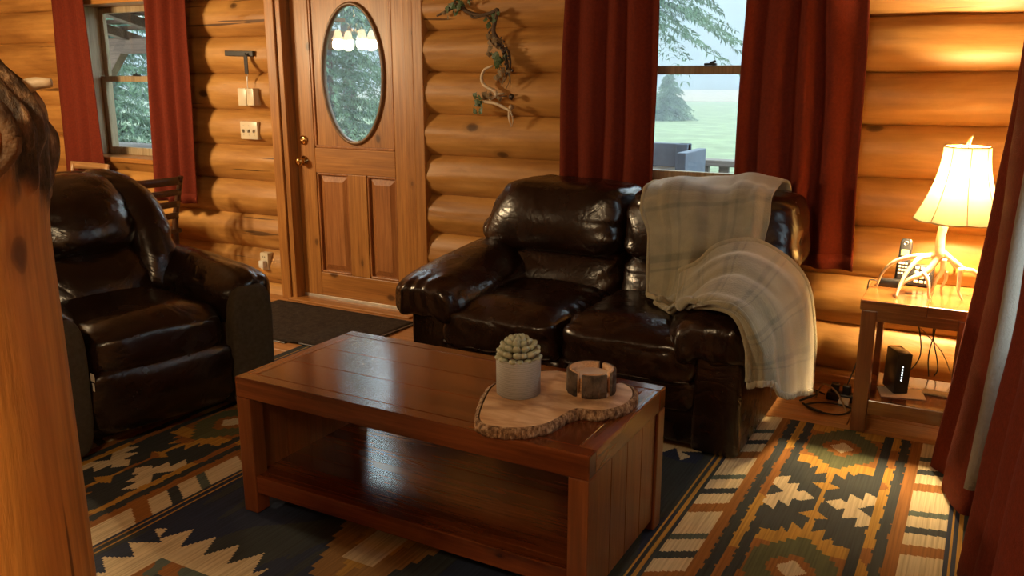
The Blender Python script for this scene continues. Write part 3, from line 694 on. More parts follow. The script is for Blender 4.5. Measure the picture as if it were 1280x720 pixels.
def plan_curtain(name, label, levels, lining_from=None):
    """levels: list of (z, plan points); lofted cloth"""
    t = thing(name, label, 'curtain', (levels[-1][1][0][0], levels[-1][1][0][1], levels[-1][0]), group='red curtains at the right-hand window')
    G = surf([[Vector((x, y, z)) for x, y in pts] for z, pts in levels], 10, 8)
    G = [[p + Vector((.004 * noise.noise(p * 5), 0, 0)) for p in r] for r in G]
    o = obj('panel', grid_geo(G), 'curtain_red', t); solid(o, .004)
    if lining_from is not None:
        m = len(G); n = len(G[0]); j0 = int(n * lining_from); L = []
        for i, r in enumerate(G[:m - 1]):
            row = []
            for j in range(j0, n):
                d = (r[min(j + 1, n - 1)] - r[max(j - 1, 0)]); nn = Vector((d.y, -d.x, 0)).normalized()
                row.append(r[j] + nn * .007)
            L.append(row)
        o = obj('lining', grid_geo(L), 'curtain_lining', t, label='cream curtain lining'); solid(o, .003)
    return t
plan_curtain('curtain', 'dark red lined curtain hanging in front of the antler lamp table', [
    (2.16, [(.13, 3.62), (.07, 3.55), (.13, 3.47), (.065, 3.38), (.125, 3.28), (.062, 3.18), (.10, 3.0), (.17, 3.08)]),
    (1.45, [(.13, 3.62), (.06, 3.55), (.12, 3.46), (.055, 3.38), (.12, 3.26), (.06, 3.18), (.11, 2.98), (.18, 3.07)]),
    (.75, [(.14, 3.50), (.06, 3.485), (.09, 3.42), (.012, 3.37), (.075, 3.26), (.05, 3.14), (.098, 2.97), (.175, 3.07)]),
    (.02, [(.10, 3.44), (.0, 3.46), (.04, 3.36), (-.055, 3.30), (.0, 3.22), (-.01, 3.12), (.06, 2.94), (.16, 3.05)])], .84)
plan_curtain('curtain', 'dark red curtain hanging closest to the log post at the right-hand window', [
    (2.16, [(.17, 2.62), (.15, 2.52), (.11, 2.46), (.15, 2.34), (.09, 2.22), (.15, 2.08), (.10, 1.95), (.16, 1.8)]),
    (.95, [(.19, 2.64), (.17, 2.54), (.112, 2.48), (.17, 2.34), (.125, 2.22), (.17, 2.08), (.13, 1.95), (.18, 1.8)]),
    (.55, [(.18, 2.66), (.15, 2.56), (.090, 2.49), (.15, 2.36), (.11, 2.22), (.16, 2.08), (.12, 1.95), (.17, 1.8)]),
    (.02, [(.16, 2.70), (.11, 2.62), (.056, 2.55), (.12, 2.38), (.08, 2.24), (.13, 2.08), (.09, 1.92), (.15, 1.75)])])
rt = thing('curtain_rod', 'iron curtain rod over the right-hand window', 'curtain rod', (.11, 2.6, 2.18))
obj('rod', tube([(.11, 1.5, 2.18), (.11, 3.75, 2.18)], .012, 10, 1), 'black_metal', rt)
for y in (1.6, 3.7): obj('bracket', box(.11, XR + .05, y - .01, y + .01, 2.17, 2.19, .003), 'black_metal', rt)

# ================================================================== RUG AND MAT
RX0, RX1, RY0, RY1 = -3.13, .13, 1.06, 3.525; RCX = -1.51
NAVY, DARK, TEAL, CREAM, RUST, GOLD, OLIVE = (.017, .026, .056), (.030, .038, .042), (.075, .10, .085), (.54, .44, .27), (.25, .10, .020), (.40, .215, .035), (.085, .095, .045)
def inside(x, y, P):
    c = False; j = len(P) - 1
    for i in range(len(P)):
        if (P[i][1] > y) != (P[j][1] > y) and x < (P[j][0] - P[i][0]) * (y - P[i][1]) / (P[j][1] - P[i][1]) + P[i][0]: c = not c
        j = i
    return c
def traced(P): return [tuple(atz(820 + a / 3.271, 500 + b / 3.271, 0)[:2]) for a, b in P]
ARROW = traced([(478, 350), (492, 323), (548, 320), (533, 352), (588, 350), (575, 385), (606, 382), (648, 415), (640, 430), (590, 425), (560, 432), (545, 408), (535, 460), (490, 428), (468, 465), (428, 432), (440, 405), (498, 400), (520, 385)])
STEPS = traced([(470, 350), (520, 285), (560, 240), (600, 264), (632, 252), (628, 287), (664, 278), (650, 312), (700, 305), (690, 348), (640, 347), (682, 377), (645, 437), (622, 442), (590, 475), (612, 512), (597, 570), (560, 545), (536, 520), (500, 548), (478, 582), (440, 548), (395, 560), (420, 450)])
def tri(v): v = v % 1.0; return abs(v - .5) * 2
def rug_col(x, y):
    d = abs(x - RCX)                           # mirrored about the long centre line
    X = RCX + d                                # right-hand half
    jag = .006 * noise.noise(Vector((x * 3, y * 30, 0)))
    if X > .02 + jag:                          # outer border
        e = X - .02
        return GOLD if .035 < e < .042 or .012 < e < .016 else (NAVY if e < .03 else DARK)
    def blocks(q, skew):
        per = ((3.46 - y) + skew * q) % .47
        seq = ((.0, .08, CREAM), (.08, .12, TEAL), (.12, .20, CREAM), (.20, .245, DARK), (.245, .325, CREAM), (.325, .39, RUST), (.39, .47, CREAM))
        for a, b, c in seq:
            if a <= per < b: return c
        return TEAL
    if X > -.095: return blocks(X + .095, .25)
    if X > -.74 and X < -.64: return blocks(X + .64, .6)
    if X < -.74:                               # central field
        if -.785 < X < -.78 or -.765 < X < -.757: return GOLD
        return field(x, y)
    q = abs(X + .37)                           # band with arrows and lozenges
    if q > .232 + jag: return RUST
    if q > .198 + jag: return DARK
    if q > .168 + jag: return GOLD if nz((x, y, 6), 5) > -.1 else RUST
    v = (y - 3.325) / .97; vv = (v + .5) % 1 - .5; dy = abs(vv) * .97     # distance from lozenge centre
    my = 3.325 - dy                            # as in the row below the lozenge
    mx_ = -.37 - q
    if dy > .3 and inside(mx_, my, ARROW): return CREAM
    if q > .135 + jag: return DARK
    if dy < .20:
        s = math.floor(q / .022) * .022; hx = dy + s * 1.1
        if q / .045 + dy / .055 < 1: return CREAM
        if hx < .085 and q < .07: return RUST
        if hx < .20 and q < .125: return OLIVE
        return GOLD if dy > .13 else RUST
    if inside(mx_, my, STEPS): return DARK
    return GOLD if nz((x, y, 8), 5) > -.25 else RUST
def field(x, y):
    ax, ay = abs(x - RCX), abs(y - 2.29)
    cx, cy = (2.13 - 1.51) - ax, ay - .66         # from corner medallion corner, into it
    # serrated corner rectangle
    tx = .10 * (1 - tri((x + 2.137) / .1 )) - .02; ty = .09 * (1 - tri((y - 1.56) / .095)) - .02
    ix, iy = (RCX - ax) + 2.13, ay - .70
    if ix > -ty and iy > -tx and ix < .42:
        m_ = min(ix, iy)
        if m_ < .09: return CREAM
        if m_ < .15: return TEAL if (nz((x, y, 2), 14) < .12) else RUST
        if m_ < .18: return DARK
        if m_ < .23: return CREAM
        return RUST
    s = math.floor(ay / .055) * .055; hw = .30 - s * .36
    if ay < .64 and ax < hw:
        if ax < .06 and ay < .52: return CREAM
        if ax < hw - .09: return GOLD
        return (.26, .14, .04)
    n_ = nz((x * 6, y * .8, 1), 3)
    if n_ > .25: return DARK
    return NAVY if nz((x * 2, y, 4), 2) < .15 else (.032, .04, .04)
cell = .0065; nx, ny = int((RX1 - RX0) / cell), int((RY1 - RY0) / cell)
V = [Vector((RX0 + (RX1 - RX0) * i / nx, RY0 + (RY1 - RY0) * j / ny, .0)) for j in range(ny + 1) for i in range(nx + 1)]
for p in V: p.z = .010 + .0015 * nz(p, 3)
F = [[j * (nx + 1) + i, j * (nx + 1) + i + 1, (j + 1) * (nx + 1) + i + 1, (j + 1) * (nx + 1) + i] for j in range(ny) for i in range(nx)]
bnd = [i for i in range(nx + 1)] + [j * (nx + 1) + nx for j in range(1, ny + 1)] + [ny * (nx + 1) + i for i in range(nx - 1, -1, -1)] + [j * (nx + 1) for j in range(ny - 1, 0, -1)]
o0 = len(V); V += [Vector((V[i].x, V[i].y, .001)) for i in bnd]
F += [[bnd[(k + 1) % len(bnd)], bnd[k], o0 + k, o0 + (k + 1) % len(bnd)] for k in range(len(bnd))]
rug = obj('area_rug', (V, F), 'rug_weave'); tag(rug, 'large patterned southwestern area rug under the coffee table', 'rug')
att = rug.data.attributes.new('pattern', 'FLOAT_COLOR', 'FACE'); cols = []
for j in range(ny):
    y = RY0 + (RY1 - RY0) * (j + .5) / ny
    for i in range(nx):
        c = rug_col(RX0 + (RX1 - RX0) * (i + .5) / nx, y); cols += [c[0], c[1], c[2], 1]
cols += [.03, .035, .05, 1] * len(bnd); att.data.foreach_set('color', cols)
mt = thing('doormat', 'dark charcoal doormat in front of the wooden door', 'doormat', (-3.42, 3.65, 0))
def lift(p): return Vector((p.x, p.y, p.z + .0135 * sm(-3.24, -3.15, p.x) * sm(3.62, 3.54, p.y)))
G = [[Vector((-3.93 + 1.07 * i / 30, 3.32 + .645 * j / 20, .011)) for i in range(31)] for j in range(21)]
o = obj('pile', warp(grid_geo(G), lift), 'mat_dark', mt); solid(o, .010, -1)
obj('border', warp(join(box(-3.95, -3.93, 3.30, 3.985, 0, .007, .002, 1), box(-2.86, -2.84, 3.30, 3.985, 0, .007, .002, 1), box(-3.93, -3.25, 3.30, 3.32, 0, .007, .002, 1), box(-3.15, -2.86, 3.30, 3.32, 0, .007, .002, 1), box(-3.93, -2.86, 3.965, 3.985, 0, .007, .002, 1)), lift), 'black_plastic', mt, smooth=False)

# ================================================================== COFFEE TABLE AND WHAT STANDS ON IT
RZ = .0125
TX0, TX1, TY0, TY1, TZ = -2.035, -.795, 1.835, 2.42, .482
ct = thing('coffee_table', 'reddish brown wooden coffee table with open lower shelf on the patterned rug', 'table', ((TX0 + TX1) / 2, (TY0 + TY1) / 2, RZ))
fw = (TY1 - TY0 - .10) / 3
obj('top_edge', box(TX0, TX1, TY0, TY0 + .05, TZ - .068, TZ, .004), 'table_x', ct, smooth=False)
obj('top_edge', box(TX0, TX1, TY1 - .05, TY1, TZ - .068, TZ, .004), 'table_x', ct, smooth=False)
obj('top_edge', box(TX0 + .001, TX0 + .05, TY0 + .05, TY1 - .05, TZ - .068, TZ - .0005, .003), 'table_y', ct, smooth=False)
obj('top_edge', box(TX1 - .05, TX1 - .001, TY0 + .05, TY1 - .05, TZ - .068, TZ - .0005, .003), 'table_y', ct, smooth=False)
for k in range(3): obj('top_board', box(TX0 + .05, TX1 - .05, TY0 + .05 + fw * k, TY0 + .05 + fw * (k + 1) - .0008, TZ - .04, TZ - .0004, .0012, 1), 'table_x', ct, smooth=False)
for x in (TX0, TX1 - .058):
    for y in (TY0, TY1 - .058):
        obj('leg', box(x, x + .058, y, y + .058, RZ, TZ - .068, .004), 'table_z', ct, smooth=False)
for x0 in (TX0 + .008, TX1 - .036):
    pw = (TY1 - TY0 - .116) / 4
    for k in range(4): obj('side_plank', box(x0, x0 + .028, TY0 + .058 + pw * k, TY0 + .058 + pw * (k + 1) - .0015, .05, TZ - .068, .002, 1), 'table_z', ct, smooth=False)
obj('shelf_rail', box(TX0 + .058, TX1 - .058, TY0 + .004, TY0 + .045, .085, .145, .003), 'table_x', ct, smooth=False)
obj('shelf_rail', box(TX0 + .058, TX1 - .058, TY1 - .045, TY1 - .004, .085, .145, .003), 'table_x', ct, smooth=False)
sw = (TY1 - TY0 - .09) / 3
for k in range(3): obj('shelf_board', box(TX0 + .036, TX1 - .036, TY0 + .045 + sw * k, TY0 + .045 + sw * (k + 1) - .0006, .115, .144, .001, 1), 'table_x', ct, smooth=False)
# log slice
pts = [(128, 318), (95, 345), (72, 385), (52, 440), (50, 474), (75, 497), (140, 508), (215, 512), (285, 505), (345, 490), (400, 462), (440, 440), (480, 432), (540, 438), (600, 434), (655, 418), (695, 392), (704, 362), (690, 338), (655, 322), (610, 326), (560, 308), (500, 298), (440, 282), (390, 270), (320, 270), (240, 285), (180, 300)]
pts = [atz(580 + p[0] / 3.27, 380 + p[1] / 3.27, TZ + .03) for p in pts]
cen = sum(pts, Vector()) / len(pts); ol = catmull(pts + [pts[0]], 12)[:-1]
sl = thing('wood_slice', 'rough wood slice tray with bark edge on the coffee table', 'tray', (cen.x, cen.y, TZ))
n = len(ol); inn = [cen + (p - cen) * (1 - .012 / (p - cen).length) for p in ol]
V = [Vector((p.x, p.y, TZ)) for p in inn] + [Vector((p.x, p.y, TZ + .031)) for p in inn]
obj('slice', (V, [list(range(n))[::-1], list(range(n, 2 * n))] + [[i, (i + 1) % n, n + (i + 1) % n, n + i] for i in range(n)]), 'end_grain', sl, smooth=False)
V, F = [], []
lv = [(-.012, .0), (0, .0), (.004, .008), (.005, .018), (.002, .027), (-.008, .032)]
for i, p in enumerate(ol):
    d = (p - cen).normalized()
    for k, (e, h) in enumerate(lv):
        e2 = e + (.006 * noise.noise(Vector((i * .45, k * .8, 3))) + .007 * noise.noise(Vector((i * .17, k * .3, 1))) + .003 * noise.noise(Vector((i * 1.1, k * 1.7, 8))) if 0 < k < 5 else 0)
        V.append(Vector((p.x + d.x * e2, p.y + d.y * e2, TZ + h)))
for i in range(n):
    for k in range(5): F.append([i * 6 + k, ((i + 1) % n) * 6 + k, ((i + 1) % n) * 6 + k + 1, i * 6 + k + 1])
obj('bark', (V, F), 'bark_flaky', sl, label='pale flaky bark rim')
# succulent
PC = atz(648, 491, TZ + .031); ps = thing('potted_succulent', 'grey woven-texture pot with a pale green succulent', 'plant', (PC.x, PC.y, TZ + .0315))
ZB = TZ + .0315
obj('pot', mv(lathe([(0, 0), (.060, 0), (.0645, .004), (.0655, .112), (.062, .114), (.060, .110), (.059, .09), (0, .09)], 40), (PC.x, PC.y, ZB)), 'pot_weave', ps)
obj('soil', warp(mv(lathe([(.060, .100), (.045, .103), (.025, .106), (0.001, .107)], 30), (PC.x, PC.y, ZB)), lambda p: p + Vector((0, 0, .004 * nz(p, 60)))), 'soil', ps)
lf = cushion(0, 0, 0, 1, 1, 1, 2.0, 5); lf = warp(lf, lambda p: Vector((p.x * .0125 * (1 - .12 * max(0, p.z)), p.y * .0085, p.z * .0155 + .010)))
src = None; k = 0
for ring, (cnt, rad, zz, tilt, sc) in enumerate(((13, .046, .108, 1.25, .95), (13, .041, .122, 1.0, 1.1), (11, .033, .136, .75, 1.1), (8, .023, .147, .5, 1.05), (5, .012, .154, .28, .95), (1, 0, .158, 0, .85))):
    for i in range(cnt):
        a = 2 * PI * (i + .5 * (ring % 2)) / cnt + random.uniform(-.1, .1)
        M = Matrix.Translation(Vector((math.cos(a) * rad, math.sin(a) * rad, zz))) @ Matrix.Rotation(a - PI / 2, 4, 'Z') @ Matrix.Rotation(-tilt, 4, 'X') @ Matrix.Scale(sc * random.uniform(.9, 1.1), 4)
        if src is None: src = obj('leaf', lf, 'succulent', None); src.parent = ps; src.matrix_local = M
        else: inst(src, ps, M)
# coaster holder
HC = atz(739, 489, TZ + .031); hd = thing('coaster_holder', 'round bark-covered coaster holder beside the succulent pot', 'coaster holder', (HC.x, HC.y, ZB))
def arc_wall(ri, ro, a0, a1, z0, z1, nseg, rough=0.0):
    V, F = [], []
    for i in range(nseg + 1):
        a = a0 + (a1 - a0) * i / nseg; q = ro + rough * noise.noise(Vector((i * .8, 2, 0)))
        for r_, z in ((ri, z0), (q, z0), (q + rough * .5 * noise.noise(Vector((i * .9, 7, 0))), (z0 + z1) / 2), (q, z1), (ri, z1)): V.append(Vector((HC.x + r_ * math.cos(a), HC.y + r_ * math.sin(a), z)))
    for i in range(nseg):
        for k in range(5): F.append([i * 5 + k, (i + 1) * 5 + k, (i + 1) * 5 + (k + 1) % 5, i * 5 + (k + 1) % 5])
    F += [[0, 1, 2, 3, 4], [nseg * 5 + k for k in (4, 3, 2, 1, 0)]]
    return V, F
HT = ZB + .072
gaps = [math.radians(x) for x in (-97, -20, 86, 263)]
for i in range(3):
    a0 = gaps[i] + .13; a1 = gaps[i + 1] - .13
    obj('wall', arc_wall(.055, .0655, a0, a1, ZB + .012, HT, 26), 'slab_wood', hd)
    obj('bark', arc_wall(.0652, .0715, a0, a1, ZB + .002, HT - .001, 40, .004), 'bark_dark', hd, label='dark ridged bark')
obj('base', mv(lathe([(0, 0), (.066, 0), (.066, .012), (0, .012)], 36), (HC.x, HC.y, ZB)), 'slab_wood', hd, smooth='auto')
for k in range(5):
    c = obj('coaster', mv(lathe([(0, 0), (.049, 0), (.051, .004), (.049, .0085), (0, .0085)], 36), (0, 0, 0)), 'slab_wood' if k < 4 else 'coaster_pale', None, smooth='auto')
    tag(c, 'pale wood slice coaster on top of the stack in the holder' if k == 4 else ['wood slice coaster at the very bottom of the holder stack', 'wood slice coaster second from the bottom of the holder stack', 'wood slice coaster in the middle of the holder stack', 'wood slice coaster just under the topmost one in the holder'][k], 'coaster', 'coasters in the bark holder'); c.location = (HC.x, HC.y, ZB + .0125 + .009 * k)

# ================================================================== LOVESEAT
def wrinkled(g, fn):
    """push vertices along normals by fn(point)"""
    me = bpy.data.meshes.new('tmp'); me.from_pydata([tuple(p) for p in g[0]], [], g[1]); me.update()
    V = [v.co.copy() + v.normal * fn(v.co) for v in me.vertices]; bpy.data.meshes.remove(me); return V, g[1]
sofa = thing('loveseat', 'dark brown leather loveseat with pillow arms and a throw over it', 'sofa', (-1.42, 3.45, 0))
SX0, SX1, SXM, SYF = -2.17, -.695, -1.43, 2.985
obj('base', box(SX0 + .1, SX1 - .1, 3.03, 3.9, .02, .30, .02), 'leather_brown', sofa)
fr = box(SX0 + .17, SX1 - .17, SYF + .025, SYF + .10, .03, .30, .02, 3)
obj('front_rail', fr, 'leather_brown', sofa, smooth='auto')
obj('back_panel', warp(box(SX0 + .06, SX1 - .06, 3.78, 3.90, .05, .86, .03, 3), lambda p: p), 'leather_brown', sofa, smooth='auto')
for x in (SX0 + .08, SX1 - .14):
    for y in (3.05, 3.84): obj('foot', box(x, x + .05, y - .02, y + .03, RZ if y < 3.5 else 0, .05), 'black_plastic', sofa, smooth=False)
def seat(x0, x1, sd):
    hx = (x1 - x0) / 2; g = cushion((x0 + x1) / 2, 3.30, .375, hx, .365, .098, 6.5, 24)
    def f(p):
        u = (p.x - (x0 + x1) / 2) / hx; e = 1 - abs(u)
        q = p.copy(); top = sm(.36, .44, p.z)
        q.z += .035 * top * (1 - u * u) * sm(2.93, 3.1, p.y) - .010 * sm(3.1, 2.93, p.y)
        q.z += .05 * sm(3.25, 3.0, p.y) * sm(.40, .30, p.z) * 0
        q.y -= .012 * (1 - u * u) * sm(3.2, 2.95, p.y)
        return q
    g = warp(g, f)
    def wr(p):
        u = (p.x - (x0 + x1) / 2) / hx; d = min(p.x - x0, x1 - p.x); fr_ = sm(3.12, 2.96, p.y)
        a = .011 * math.exp(-d / .06) * math.sin(58 * p.y + 9 * nz(p + Vector((sd, 0, 0)), 4)) + .005 * math.exp(-d / .09) * fr_ * math.sin(70 * p.z + 40 * p.x + 6 * nz(p, 6))
        a += .005 * nz(p + Vector((sd, 3, 0)), 4.5) + .005 * fr_ * math.sin(75 * p.x + 8 * nz(p, 5)) * sm(.44, .36, p.z) * (.5 + nz(p, 6)) - .006 * math.exp(-abs(nz(p + Vector((sd, 7, 0)), 3.5)) / .03) * fr_
        return a
    return wrinkled(g, wr)
for a, b, s in ((SX0 + .16, SXM, 1), (SXM, SX1 - .16, 2)):
    sc_ = obj('seat_cushion', seat(a, b, s), 'leather_brown', sofa); subdiv(sc_)
    g2 = wrinkled(cushion((a + b) / 2, SYF + .06, .235, (b - a) / 2, .07, .075, 4.5, 12), lambda p: .004 * nz(p, 12) + .003 * math.sin(60 * p.x + 5 * nz(p, 8)))
    obj('welt', tube([(a + .03 + (b - a - .06) * k / 16, SYF - .055 + .030 * abs(k / 8 - 1) ** 3 + .004 * nz((k * .4, s, 0), 1.0), .302 + .006 * nz((k * .5, s, 2), 1.0)) for k in range(17)], .006, 6, 3), 'leather_brown', sc_)
    o = obj('seat_border', g2, 'leather_brown', sofa); subdiv(o)
def backc(x0, x1, z0, z1, yf, depth, lean, sd, puff=.04):
    hx, hz = (x1 - x0) / 2, (z1 - z0) / 2; xc, zc = (x0 + x1) / 2, (z0 + z1) / 2
    g = cushion(xc, yf + depth / 2, zc, hx, depth / 2, hz, 5.5, 24)
    def f(p):
        q = p.copy(); u = (p.x - xc) / hx; v = (p.z - zc) / hz; front = sm(yf + depth * .5, yf, p.y)
        q.y -= puff * (1 - u * u) * (1 - v * v) * front
        q.y += lean * (p.z - z0)
        return q
    g = warp(g, f)
    def wr(p):
        d = min(p.x - x0, x1 - p.x); dz = min(p.z - z0, z1 - p.z); q = p + Vector((sd, 0, 0))
        r = .010 * math.exp(-max(d, 0) / .07) * math.sin(55 * p.z + 22 * d + 6 * nz(q, 4)) * (.5 + nz(q, 9))
        r += .005 * math.exp(-max(dz, 0) / .04) * math.sin(44 * p.x + 9 * nz(q, 3)) * (.4 + nz(q, 5))
        c = abs(nz(Vector((q.x * 1.2 + q.z * 1.5, sd, q.z * 1.1 - q.x * .6)), 3.2)); r -= .007 * math.exp(-c / .035) * sm(.30, .05, d)
        return r + .004 * nz(q, 5)
    return wrinkled(g, wr)
for a, b, s in ((-2.15, -1.40, 3), (-1.405, -.625, 4)):
    o = obj('lumbar_cushion', backc(a + (.06 if s == 3 else 0), b - (.06 if s == 4 else 0), .36, .66, 3.47, .30, .25, s, .05), 'leather_brown', sofa); subdiv(o)
    g = backc(a, b, .605, .94, 3.49, .36, .20, s + 4, .05)
    g = warp(g, lambda p, a=a, b=b, s=s: Vector((p.x + (.09 * sm(.65, .93, p.z) * sm(a + .3, a, p.x) if s == 3 else -.03 * sm(.65, .93, p.z) * sm(b - .3, b, p.x)), p.y, p.z + (.0 if s == 3 else .0))))
    o = obj('head_cushion', g, 'leather_brown', sofa); subdiv(o)
def arm_pillow(xc, sgn, sd, w=.2, y0=2.915, y1=3.72, zf=.50, zb=.575):
    g = cushion(xc, (y0 + y1) / 2, 0, w, (y1 - y0) / 2, .092, 4.4, 24)
    def f(p):
        q = p.copy(); t = (p.y - y0) / (y1 - y0); u = (p.x - xc) / w * sgn       # u>0 outwards
        q.z = p.z * (1 - .12 * t) + zf + (zb - zf) * t
        q.z -= .030 * sm(.30, 0, t) * (1 if p.z < 0 else .5)               # droops over the front panel
        q.z -= .06 * sm(.2, 1.0, abs(u)) * (.45 if u > 0 else 1.0)
        q.z += .02 * sm(.25, .6, t) * (1 - abs(u))
        q.x += sgn * .018 * sm(.4, 0, t)
        return q
    g = warp(g, f)
    def wr(p):
        t = (p.y - y0) / (y1 - y0)
        return .009 * math.exp(-max(t, 0) / .10) * math.sin(75 * p.x + 7 * nz(p + Vector((sd, 0, 0)), 6)) * (.6 + nz(p, 7)) + .006 * nz(p + Vector((sd, 2, 0)), 5) - .008 * math.exp(-abs(nz(p + Vector((sd, 5, 0)), 4.2)) / .03) * (1 - t * .6)
    return wrinkled(g, wr)
for x0, sgn, s in ((SX0, -1, 11), (SX1, 1, 12)):
    a, b = (x0, x0 + .185) if sgn < 0 else (x0 - .185, x0)
    o = obj('arm_panel', box(a, b, SYF, 3.80, .02, .47, .022, 3), 'leather_brown', sofa, smooth='auto')
    xc = (a + b) / 2 + .02 * -sgn * .5
    o = obj('arm_pillow', arm_pillow(xc - sgn * .02, sgn, s), 'leather_brown', sofa); subdiv(o)
    # welt along the front lip of the pillow
    L = [(xc - sgn * .02 + sgn * .19 * math.cos(t), 2.925 + .02 * math.sin(t), .435 - .0 + .045 * math.sin(t) * 1.0) for t in [PI * k / 12 for k in range(13)]]

# ---------------------------------------------------------------- throw blanket
def pt(px, py, y): return aty(px, py, y)
rowsA = [
    [(-1.35, 3.955, .72), (-1.20, 3.965, .70), (-1.02, 3.965, .70), (-.86, 3.965, .72), (-.76, 3.95, .74)],
    [(-1.36, 3.93, .90), (-1.20, 3.94, .91), (-1.02, 3.94, .92), (-.86, 3.94, .93), (-.755, 3.93, .93)],
    [pt(816, 232, 3.80), pt(858, 226, 3.82), pt(905, 222, 3.84), pt(950, 221, 3.84), pt(979, 228, 3.84)],
    [pt(813, 256, 3.62), pt(853, 252, 3.60), pt(898, 248, 3.60), pt(938, 247, 3.62), pt(966, 252, 3.66)],
    [pt(812, 305, 3.44), pt(850, 300, 3.42), pt(890, 298, 3.42), pt(925, 297, 3.43), pt(955, 300, 3.50)],
    [pt(811, 352, 3.40), pt(846, 348, 3.38), pt(880, 342, 3.38), pt(915, 340, 3.38), pt(945, 342, 3.42)],
    [pt(810, 384, 3.30), pt(838, 382, 3.31), pt(868, 374, 3.32), pt(905, 368, 3.33), pt(935, 365, 3.35)],
    [pt(820, 401, 3.19), pt(845, 394, 3.24), pt(872, 384, 3.27), pt(905, 378, 3.29), pt(930, 374, 3.31)],
]
rowsB = [
    [pt(818, 398, 3.21), pt(830, 398, 3.15), pt(842, 388, 3.18), pt(848, 368, 3.27), pt(852, 340, 3.36)],
    [pt(832, 392, 3.17), pt(850, 391, 3.08), pt(864, 377, 3.11), pt(872, 356, 3.21), pt(876, 328, 3.33)],
    [pt(858, 384, 3.06), pt(876, 374, 2.98), pt(890, 356, 3.08), pt(896, 336, 3.2), pt(902, 308, 3.33)],
    [pt(892, 384, 2.95), pt(904, 374, 2.925), pt(920, 350, 3.06), pt(930, 330, 3.2), pt(944, 305, 3.42)],
    [pt(921, 396, 2.885), pt(932, 388, 2.885), pt(954, 368, 3.02), pt(968, 350, 3.2), pt(984, 328, 3.50)],
    [pt(934, 428, 2.875), pt(948, 422, 2.875), pt(973, 402, 3.0), pt(992, 384, 3.2), pt(1008, 362, 3.52)],
    [pt(937, 455, 2.88), pt(954, 452, 2.885), pt(978, 446, 2.99), pt(998, 436, 3.2), pt(1015, 424, 3.52)],
    [pt(936, 478, 2.885), pt(958, 476, 2.89), pt(980, 492, 2.99), pt(998, 488, 3.2), pt(1013, 486, 3.50)],
]
bl = thing('throw_blanket', 'fuzzy olive and cream plaid throw draped over the loveseat corner', 'blanket', (-.9, 3.4, .45))
from mathutils.bvhtree import BVHTree
sofa_bvh = [BVHTree.FromPolygons([v.co for v in c.data.vertices], [list(p.vertices) for p in c.data.polygons]) for c in sofa.children]
def push_out(H, gap):
    o0 = ORG[sofa.name]
    for it in range(4):
        for r in H:
            for j, p in enumerate(r):
                for bv in sofa_bvh:
                    co, nn, ix, d = bv.find_nearest(p - o0)
                    if co is not None and d < .12:
                        sd = (p - o0 - co).dot(nn)
                        if sd < gap: p = p + nn * (gap - sd)
                r[j] = p
        if it < 3:
            m, n = len(H), len(H[0]); Q = [list(r) for r in H]
            for i in range(1, m - 1):
                for j in range(1, n - 1): Q[i][j] = H[i][j] * .5 + (H[i - 1][j] + H[i + 1][j] + H[i][j - 1] + H[i][j + 1]) * .125
            H = Q
    return H
def sheet(name, rows, nu, nv, fold, uvs, seed, edges=()):
    G = surf([[Vector(p) for p in r] for r in rows], nu, nv); m, n = len(G), len(G[0])
    H = []
    for i in range(m):
        r = []
        for j in range(n):
            a = G[i][min(j + 1, n - 1)] - G[i][max(j - 1, 0)]; b = G[min(i + 1, m - 1)][j] - G[max(i - 1, 0)][j]
            nn = a.cross(b); nn = nn.normalized() if nn.length > 1e-9 else Vector((0, -1, 0))
            r.append(G[i][j] + nn * fold(i / (m - 1), j / (n - 1)) * .4)
        H.append(r)
    H = push_out(H, .014); Q = []
    for i in range(m):
        r = []
        for j in range(n):
            a = H[i][min(j + 1, n - 1)] - H[i][max(j - 1, 0)]; b = H[min(i + 1, m - 1)][j] - H[max(i - 1, 0)][j]
            nn = a.cross(b); nn = nn.normalized() if nn.length > 1e-9 else Vector((0, -1, 0))
            if nn.dot(H[i][j] - Vector((-.85, 3.55, .40))) < 0: nn = -nn
            f = fold(i / (m - 1), j / (n - 1)); r.append(H[i][j] + nn * max(0, f + .006) * 1.15)
        Q.append(r)
    H = Q
    o = obj(name, grid_geo(H), 'blanket_plaid', bl)
    uv = o.data.uv_layers.new(name='UVMap')
    for lp in o.data.loops:
        i, j = divmod(lp.vertex_index, n); uv.data[lp.index].uv = (j / (n - 1) * uvs[0] + uvs[2], i / (m - 1) * uvs[1] + uvs[3])
    solid(o, .011, 0); subdiv(o)
    for jj, rad in edges:
        e_ = [H[i][jj] for i in range(0, m, 2)] if jj != 'hem' else [H[-1][j] for j in range(0, n, 2)]; obj('folded_edge', tube(e_, [rad * (1 + .3 * noise.noise(Vector((k * .35, seed, 2)))) for k in range(len(e_))], 10, 2), 'blanket_plain', bl)
    return H
def foldA(s, t): return (.016 * math.sin(2 * PI * (t * 2.1 - s * .75 + .25 * noise.noise(Vector((t * 2, s * 3, 5))))) + .007 * math.sin(2 * PI * (t * 4.3 + s * .8) + 1)) * sm(.12, .45, s) + .008 * noise.noise(Vector((t * 4, s * 6, 2)))
def foldB(s, t): return (.026 * math.sin(2 * PI * (t * 1.75 + .12 * math.sin(4 * s)) - .9) + .004 * math.sin(2 * PI * t * 5.1 + 3 * s)) * sm(0, .25, s) + .007 * noise.noise(Vector((t * 4, s * 6, 9)))
sheet('back_drape', rowsA, 10, 8, foldA, (.6, 1.0, 0, 0), 1, ((0, .010), ('hem', .015)))
HB = sheet('arm_drape', rowsB, 10, 9, foldB, (.75, 1.2, .3, .2), 2, ((0, .013), (-1, .014)))
